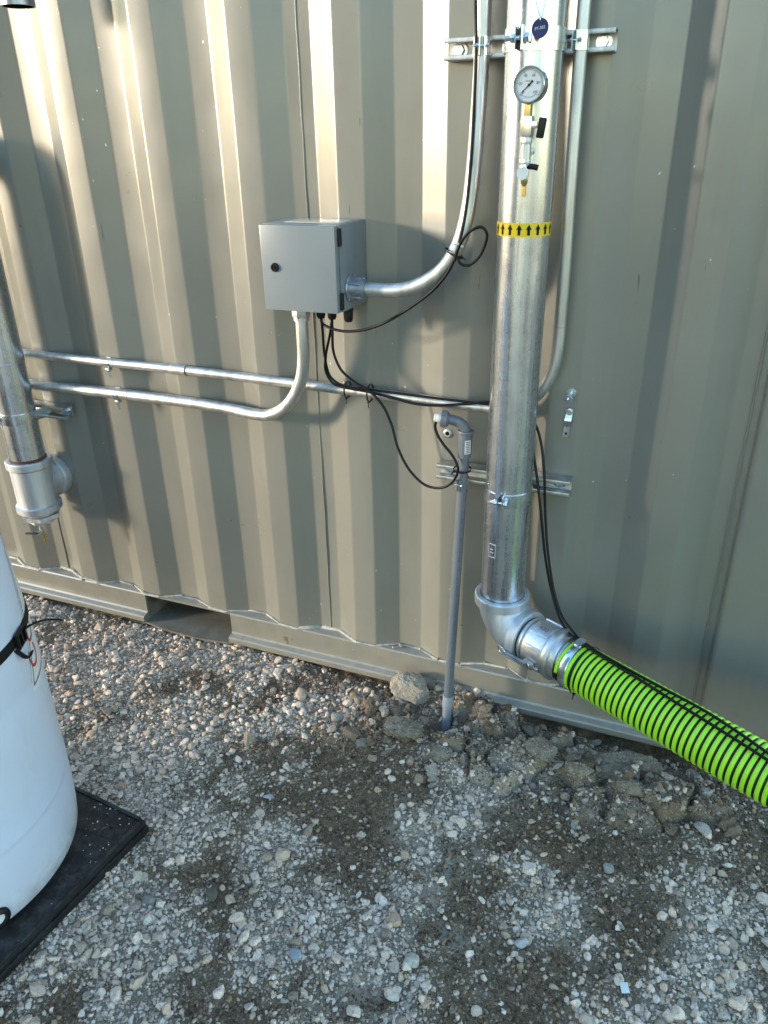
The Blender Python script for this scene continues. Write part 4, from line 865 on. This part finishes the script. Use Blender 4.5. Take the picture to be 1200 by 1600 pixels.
for k in range(64):
    z = .10 + k * .0096
    if k % 7 == 6: continue
    pcn = at(z); arc_patch(st_, pcn.x, pcn.y, .01352, R(-62), R(-62 + 10 + 6 * ((k * 7) % 3)), z, z + .0022 + .0022 * ((k * 5) % 3), 2, 0)
st_.build('printed_line', M_greyink, pole)

# ------------------------------------------------------------------ cables and ties
def cable(pts, label, r=.0036, group='black cables'):
    p = smooth_path(pts, 8); q = MB(); q.tube(p, r, 10); o = q.build('cable', M_cable, None, tuple(p[0])); tag(o, label, 'cable', group); return p
cable([(-.51, -.085, 2.3), (-0.51, -0.085, 1.889), (-0.51, -0.083, 1.827), (-0.505, -0.085, 1.749), (-0.504, -0.093, 1.622), (-0.506, -0.102, 1.511), (-0.512, -0.112, 1.422), (-0.521, -0.12, 1.369), (-0.529, -0.122, 1.339), (-0.546, -0.118, 1.306), (-0.587, -0.11, 1.26), (-0.663, -0.1, 1.205), (-0.734, -0.09, 1.166), (-0.789, -0.085, 1.149), (-0.836, -0.08, 1.144), (-0.874, -0.075, 1.149), (-0.897, -0.07, 1.159), (-0.9, -0.07, 1.180)], 'black cable climbing along the thick conduit from the box bottom', .0036)
cable([(-0.529, -.124, 1.330), (-0.525, -0.126, 1.345), (-0.517, -0.130, 1.363), (-0.507, -0.135, 1.38), (-0.49, -0.14, 1.397), (-0.465, -0.142, 1.406), (-0.453, -0.14, 1.394), (-0.457, -0.135, 1.37), (-0.472, -0.13, 1.342), (-0.494, -0.128, 1.324), (-0.514, -0.126, 1.326), (-0.524, -0.124, 1.339)], 'spare loop of black cable tied to the bend of the thick conduit', .0032)
cable([(-0.9, -0.068, 1.180), (-0.902, -0.06, 1.139), (-0.904, -0.05, 1.061), (-0.894, -0.044, 1.011), (-0.864, -0.042, 0.990), (-0.786, -0.041, 0.985), (-0.668, -0.042, 0.982), (-0.563, -0.043, 0.980), (-0.462, -0.044, 0.979), (-0.423, -0.035, 0.974), (-.38, -.030, .955), (-.355, -.04, .92), (-0.338, -0.05, 0.875), (-0.321, -0.065, 0.819), (-0.3, -0.08, 0.722), (-0.277, -0.095, 0.604), (-0.25, -0.11, 0.512), (-0.216, -0.14, 0.449), (-0.183, -0.175, 0.437), (-0.159, -0.195, 0.437), (-0.115, -0.227, 0.436), (-0.065, -0.258, 0.435), (-0.003, -0.294, 0.433), (0.071, -0.339, 0.43), (0.14, -0.379, 0.427), (0.205, -0.417, 0.424), (0.266, -0.453, 0.420), (0.36, -0.505, 0.408), (.5, -.57, .39)], 'black cable along the thin conduit then lower strand on the green hose', .0034)
cable([(-0.867, -0.07, 1.180), (-0.880, -0.06, 1.132), (-0.898, -0.056, 1.071), (-0.904, -0.05, 1.026), (-0.887, -0.046, 0.994), (-0.857, -0.044, 0.985), (-0.782, -0.043, 0.978), (-0.719, -0.044, 0.970), (-0.665, -0.046, 0.962), (-0.609, -0.046, 0.961), (-0.527, -0.044, 0.972), (-0.458, -0.044, 0.985), (-0.423, -0.03, 0.985), (-.38, -.028, .975), (-.355, -.035, .96), (-0.337, -0.045, 0.942), (-0.318, -0.055, 0.901), (-0.301, -0.07, 0.824), (-0.289, -0.08, 0.724), (-0.272, -0.095, 0.624), (-0.243, -0.115, 0.517), (-0.212, -0.14, 0.460), (-0.183, -0.168, 0.446), (-0.161, -0.182, 0.435), (-0.116, -0.218, 0.435), (-0.067, -0.247, 0.435), (-0.004, -0.279, 0.433), (0.07, -0.315, 0.431), (0.139, -0.349, 0.429), (0.205, -0.393, 0.428), (0.266, -0.437, 0.425), (0.36, -0.492, 0.411), (.5, -.55, .39)], 'black cable sagging below the thin conduit then upper strand on the hose', .0034)
cable([(-0.867, -0.072, 1.180), (-0.871, -0.066, 1.134), (-0.873, -0.06, 1.082), (-0.855, -0.056, 1.035), (-0.814, -0.056, 1.004), (-0.774, -0.056, 0.984), (-0.743, -0.05, 0.95), (-0.718, -0.05, 0.9), (-0.697, -0.055, 0.835), (-0.662, -0.06, 0.777), (-0.613, -0.07, 0.745), (-0.565, -0.08, 0.749), (-0.533, -0.088, 0.774), (-0.519, -0.09, 0.804), (-0.52, -0.09, 0.822), (-0.537, -0.085, 0.848), (-0.562, -0.080, 0.872), (-0.580, -0.078, 0.898), (-0.586, -0.077, 0.918), (-0.581, -0.077, 0.932), (-0.568, -0.077, 0.937)], 'black cable drooping from the box to the head of the grey pole', .0036)
def tie(c, d, r, m_, label, tail=None, rx=None):
    q = MB(); X_, Y_, D_ = frame(d); c = Vector(c)
    q.rev(c, D_, [(-.0022, r), (-.0022, r + .0012), (.0022, r + .0012), (.0022, r)], 28)
    tl_ = Vector(tail) if tail else Vector((0, -1, 0)); hd = c + unit(tl_) * (r + .003); q.box(hd, (.006, .006, .005), bev=.001)
    if tail: q.tube([hd, hd + unit(tail) * .012 + Vector((.002, 0, -.004))], .0016, 6)
    o = q.build('cable_tie', m_, None, tuple(c)); tag(o, label, 'cable tie', 'cable ties'); return o
tie((-.852, -.028, .975), (1, 0, -.01), .0215, M_black, 'black cable tie on the thin conduit nearest the box', (0, -.5, -1))
tie((-.785, -.030, .972), (1, 0, -.01), .0225, M_black, 'black cable tie on the thin conduit where the drooping cable leaves', (0, -.6, -1))
tie((-.537, -.106, 1.345), (.5, .1, 1), .0225, M_black, 'black cable tie round the bend of the thick conduit', (1, -.6, -.2))
tie((-.5165, -.124, 1.366), (.35, .1, .7), .0075, M_white, 'white cable tie closing the spare cable loop', (-.6, -.6, .2))
tie((-.5125, -.071, .806), (-.02, -.06, 1), .0225, M_black, 'black cable tie holding the drooping cable to the grey pole', (-.6, -.8, 0))
tie(hose_at(.050), hose_at(.06) - hose_at(.04), .0645, M_black, 'black cable tie round the green hose beside the silver band', (-.3, -.4, -1))

# ------------------------------------------------------------------ loose strap with bolts on the wall, wall grommet
ls = thing('loose_strap', 'loose zinc conduit strap hanging from a screw right of the riser', 'strap', (-.262, 0, .95))
q = MB(); pr_ = [(0, .012), (0, .003), (-.004, -.003), (-.008, -.010), (-.010, -.016), (-.008, -.022), (-.003, -.028), (-.001, -.034), (-.001, -.062)]
for (a1, b1), (a2, b2) in zip(pr_[:-1], pr_[1:]):
    q.add([(-.270 + .004 * (b1 / .06) + dx, -.006 + a1, .964 + b1) for dx in (0, .016)] + [(-.270 + .004 * (b2 / .06) + dx, -.006 + a2, .964 + b2) for dx in (.016, 0)] +
          [(-.270 + .004 * (b1 / .06) + dx, -.0045 + a1, .964 + b1) for dx in (0, .016)] + [(-.270 + .004 * (b2 / .06) + dx, -.0045 + a2, .964 + b2) for dx in (.016, 0)], [(0, 1, 2, 3), (7, 6, 5, 4), (0, 3, 7, 4), (1, 5, 6, 2)])
q.build('strap', M_zinc, ls); q = MB(); q.cyl((-.2655, -.0072, .912), (-.2655, -.0062, .912), .0032, 14); q.build('slot_hole', M_black, ls)
q = MB(); bolt_head(q, (-.262, -.0075, .970), (0, -1, 0), .0062, .005, .0092); q.build('screw_head', M_zinc, ls)
lb = thing('loose_bolt', 'long zinc bolt with a washer sticking out above the loose strap', 'bolt', (-.262, 0, 1.0))
q = MB(); q.cyl((-.262, 0, 1.016), (-.262, -.002, 1.016), .0105, 20); q.cyl((-.262, -.002, 1.016), (-.2645, -.046, 1.009), .0028, 12); q.build('shank', M_zinc, lb)
q = MB(); q.cyl((-.2642, -.038, 1.0105), (-.2643, -.0405, 1.010), .0115, 24, 0, .0004); q.build('washer', M_zinc, lb)
gr = MB(); gr.rev((-.575, -.0005, .873), (0, -1, 0), [(0, .013), (.0015, .013), (.004, .011), (.005, .008), (.0045, .0055)], 28, 0); gr.rev((-.575, -.0005, .873), (0, -1, 0), [(.0042, .0056), (.0010, .0050), (.001, .0003)], 20, 1)
go = gr.build('wall_grommet', [M_strut, M_black], None, (-.575, 0, .873)); tag(go, 'small round grommet with a dark hole behind the pole head', 'grommet')

# ------------------------------------------------------------------ drum on its pallet
BC = Vector((-1.479, -1.06, .05)); BR = .300
drum = thing('plastic_drum', 'white plastic drum with black strap standing on the black pallet', 'drum', tuple(BC))
pr_ = [(.000, .001), (.000, .262), (.004, .278), (.016, .290), (.034, .3055), (.07, .3095), (.13, .3120), (.200, .3130), (.206, .3118), (.212, .3132), (.222, .3132), (.228, .3118), (.30, .3125), (.42, .3120), (.50, .3120), (.507, .3108), (.514, .3118), (.58, .3100), (.62, .3080), (.70, .3025), (.78, .2965), (.835, .289), (.855, .278), (.862, .268), (.868, .282), (.892, .284), (.900, .276), (.898, .255), (.885, .25), (.885, .001)]
q = MB(); q.rev(BC, (0, 0, 1), pr_, 128); q.build('shell', M_drum, drum, sharp=50)
def drum_r(z): return float(np.interp(z - BC.z, [a for a, r in pr_[6:22]], [r for a, r in pr_[6:22]]))
def on_drum(azd, z, h=.0): a = R(azd); r = drum_r(z) + h; return (BC.x + r * math.cos(a), BC.y + r * math.sin(a), z)
def drum_patch(q, a0, a1, z0, z1, h, mi=0, n=16, k=8):
    vs = [on_drum(a0 + (a1 - a0) * i / n, z0 + (z1 - z0) * j / k, h) for j in range(k + 1) for i in range(n + 1)]
    q.add(vs, [(j * (n + 1) + i, j * (n + 1) + i + 1, (j + 1) * (n + 1) + i + 1, (j + 1) * (n + 1) + i) for j in range(k) for i in range(n)], mi)
def label_patch(q, da, z0, z1, h, wide=None):
    rows = []
    for j in range(13):
        z = z0 + (z1 - z0) * j / 12; a0 = 24.5 + (z - .530) / .155 * 11.5 + da; a1 = 84 if wide is None else a0 + wide
        rows.append([on_drum(a0 + (a1 - a0) * i / 14, z, h) for i in range(15)])
    q.add([v for r_ in rows for v in r_], [(j * 15 + i, j * 15 + i + 1, (j + 1) * 15 + i + 1, (j + 1) * 15 + i) for j in range(12) for i in range(14)])
q = MB(); label_patch(q, 0, .530, .82, .0008); lab = q.build('label_sheet', M_label, drum)
q = MB()
label_patch(q, 1.5, .542, .81, .0014, .5); drum_patch(q, 27, 80, .542, .545, .0014, 0)
q.build('label_border', M_greyink, lab)
q = MB()
for ch_, zc in (('C', .594), ('O', .652)):
    tv, tf = text_mesh(ch_, .075); q.add([on_drum(34.5 + (zc - .594) / .155 * 9 - v.y / .312 * 57.3, zc + v.x, .0014) for v in tv], tf)
q.build('label_lettering', M_red, lab)
sp_ = MB(); SPD = unit((math.cos(R(-19)), math.sin(R(-19)), 0)); SPo = Vector((BC.x, BC.y, .112)) + SPD * .308
sp_.rev(SPo, SPD, [(-.01, .027), (.006, .027), (.010, .024), (.012, .017), (.004, .015)], 36, 0); sp_.rev(SPo, SPD, [(.0, .001), (.005, .001), (.005, .0145), (.0, .016)], 28, 1); sp_.build('bung', [M_black, M_white], drum)
sb = thing('drum_strap', 'black webbing strap buckled round the white drum', 'strap', (BC.x, BC.y, .66))
q = MB(); q.rev((BC.x, BC.y, 0), (0, 0, 1), [(.661, drum_r(.661)), (.661, drum_r(.661) + .0022), (.684, drum_r(.684) + .0022), (.684, drum_r(.684))], 128); q.build('webbing', M_webbing, sb)
def drum_frame(azd):
    a = R(azd); n_ = Vector((math.cos(a), math.sin(a), 0)); t_ = Vector((-math.sin(a), math.cos(a), 0)); return n_, t_
n_, t_ = drum_frame(26)
bk = MB(); bc_ = Vector(on_drum(26, .672, .007)); Mx = Matrix((t_, n_, Vector((0, 0, 1)))).transposed()
for dx in (-.018, .0, .018): bk.box(bc_ + t_ * dx, (.006, .009, .034), rot=Mx, bev=.0015)
for dz in (-.015, .015): bk.box(bc_ + Vector((0, 0, dz)), (.042, .008, .005), rot=Mx, bev=.0012)
bk.build('buckle', M_black, sb)
tq = MB()
A0 = Vector(on_drum(29, .678, .006)); tq.tube(smooth_path([A0, A0 + n_ * .018 + t_ * .012 + Vector((0, 0, .006)), A0 + n_ * .045 + t_ * .02 + Vector((0, 0, .010)), A0 + n_ * .075 + t_ * .026 + Vector((0, 0, .004))], 8), .0012, 8, flat=6, up=t_, rf=lambda t: 1 - .35 * t)
A1 = Vector(on_drum(21, .660, .004)); tq.tube(smooth_path([A1, A1 + n_ * .012 + Vector((0, 0, -.020)) + t_ * .004, A1 + n_ * .016 + Vector((0, 0, -.030)) + t_ * .016, A1 + n_ * .012 + Vector((0, 0, -.032)) + t_ * .040], 8), .0012, 8, flat=4.5, up=(0, 0, 1))
tq.build('strap_tail', M_webbing, sb)
pl = thing('spill_pallet', 'low black plastic pallet under the white drum', 'pallet', (-1.45, -1.06, 0))
pr2 = Matrix.Rotation(R(-5.5), 3, 'Z'); PCN = Vector((-1.455, -1.073, 0))
Lp = .645
q = MB(); q.box(PCN + Vector((0, 0, .0165)), (Lp, Lp, .022), rot=pr2, bev=.004); q.box(PCN + Vector((0, 0, .0375)), (Lp - .004, Lp - .004, .0165), rot=pr2, bev=.006)
q.build('deck', M_pallet, pl, sharp=30)
q = MB()
for s_ in (-1, 1):
    q.box(PCN + pr2 @ Vector((s_ * (Lp / 2 - .008), 0, .047)), (.010, Lp - .03, .006), rot=pr2, bev=.002); q.box(PCN + pr2 @ Vector((0, s_ * (Lp / 2 - .008), .0468)), (Lp - .034, .010, .006), rot=pr2, bev=.002)
q.build('rim', M_pallet, pl, sharp=30)
for ax, ay in ((.26, .25), (-.26, .25), (.26, -.25)):
    q = MB(); cc = PCN + pr2 @ Vector((ax, ay, .0455)); q.rev(cc, (0, 0, 1), [(0, .018), (.003, .017), (.004, .014), (.0, .012), (0., .001)], 24); q.build('drain_plug', M_pallet, pl)

# ------------------------------------------------------------------ dirt and litter on the rail ledge
v, f, a_ = scatter(700, 1, lognorm(.0055, .4, .003, .012), 8, 3, lambda n: rng.uniform(0, .6, n), (-.255, -.165, .002, .034), lambda x, y: (np.abs((x + .21) / .048) + np.abs((y - .02) / .022) < 1.2).astype(float))
hz = .128 + np.maximum(0, .013 - .16 * np.abs(v[:, 0] + .205) * 1.2) * np.clip((v[:, 1]) / .02, .2, 1); v[:, 2] = v[:, 2] - height(v[:, 0], v[:, 1]) + hz
lp = make_mesh('dirt_heap', v, f, M_stone, ('tint', a_ * np.array([.8, .68, .58, 1]))); tag(lp, 'small heap of brown grit on the rail ledge under the elbow', 'dirt heap', kind='stuff')
for i, (x, y, rz, L_, lab_) in enumerate(((-.735, .012, .9, .030, 'short pale scrap lying on the ledge above the tan clod'), (-.725, .020, 2.2, .024, 'second pale scrap crossing the ledge above the tan clod'))):
    q = MB(); q.box((0, 0, .003), (L_, .007, .005), bev=.0012); o = q.build('ledge_scrap', M_bead); o.location = (x, y, .1285 + .004 * i); o.rotation_euler = (0, .15, rz); tag(o, lab_, 'litter')

# ------------------------------------------------------------------ made-up tank added out of view on the left to shade the yard and wall
def sun_plan(d, p): return (d * math.cos(SUN_AZ) + p * math.sin(SUN_AZ), d * math.sin(SUN_AZ) - p * math.cos(SUN_AZ))
TR = 1.2; tx_, ty_ = sun_plan(-3.9, TR - .155)
tk = thing('added_shade_tank', 'tall dark grey tank added unseen to the left of the drum to shade the yard and wall', 'tank', (tx_, ty_, 0))
M_shade_tank = mat_plain('dark grey shade tank plastic', (.10, .105, .11), .5)
q = MB(); q.rev((tx_, ty_, 0), (0, 0, 1), [(-.05, .01), (-.05, TR), (.02, TR + .01)] + [(z + d_, TR + (.012 if d_ else 0)) for z in np.arange(.1, 4.3, .4) for d_ in (0, .03, .06)] + [(4.5, TR), (4.7, TR * .9), (4.86, TR * .45), (4.9, .25), (4.9, .01)], 72); q.build('shell', M_shade_tank, tk)
q = MB(); q.rev((tx_, ty_, 0), (0, 0, 1), [(4.89, .25), (4.95, .25), (4.96, .22), (4.96, .01)], 40); q.build('lid', M_black, tk)

sm = MB()
def on_riser(a, z): return Vector((RX + (RR + .0005) * math.cos(a), RY + (RR + .0005) * math.sin(a), z))
for z0, z1, a0, a1 in ((.645, .648, -2.15, -1.78), (.608, .611, -2.15, -1.78), (.611, .645, -2.15, -2.13), (.611, .645, -1.80, -1.78), (.621, .624, -2.08, -1.86), (.630, .633, -2.05, -1.90)): arc_patch(sm, RX, RY, RR + .0004, a0, a1, z0, z1, 6, 0)
sm.build('stamp', mat_plain('pale paint stamp', (.55, .55, .54), .6, var=.4, scale=200), riser)
sm = MB()
for k in range(22):
    z = .612 + k * .0042
    if k % 6 != 5: arc_patch(sm, RX, RY, RR + .0004, -1.36, -1.36 + .05 + .05 * ((k * 5) % 3 > 0), z, z + .0016 + .0010 * (k % 2), 2, 0)
sm.build('stencil', M_greyink, riser)

def on_pallet(x, y):
    dx, dy = x - PCN.x, y - PCN.y; c_, s_ = math.cos(R(5.5)), math.sin(R(5.5)); u_, v_ = dx * c_ - dy * s_, dx * s_ + dy * c_
    return ((np.abs(u_) < .315) & (np.abs(v_) < .315) & (np.hypot(x - BC.x, y - BC.y) > .318)).astype(float) * (.25 + .75 * (fbm(x, y, 12, 3) > .5))
v, f, a_ = scatter(90, 1, lognorm(.0036, .45, .002, .012), 8, 5, lambda n: rng.uniform(.2, .8, n), (-1.80, -1.12, -1.40, -.74), on_pallet)
v[:, 2] = v[:, 2] - height(v[:, 0], v[:, 1]) + .0462
pgx = make_mesh('pallet_grit', v, f, M_stone, ('tint', a_), False); tag(pgx, 'grit and small stones scattered on the black pallet', 'gravel', kind='stuff')
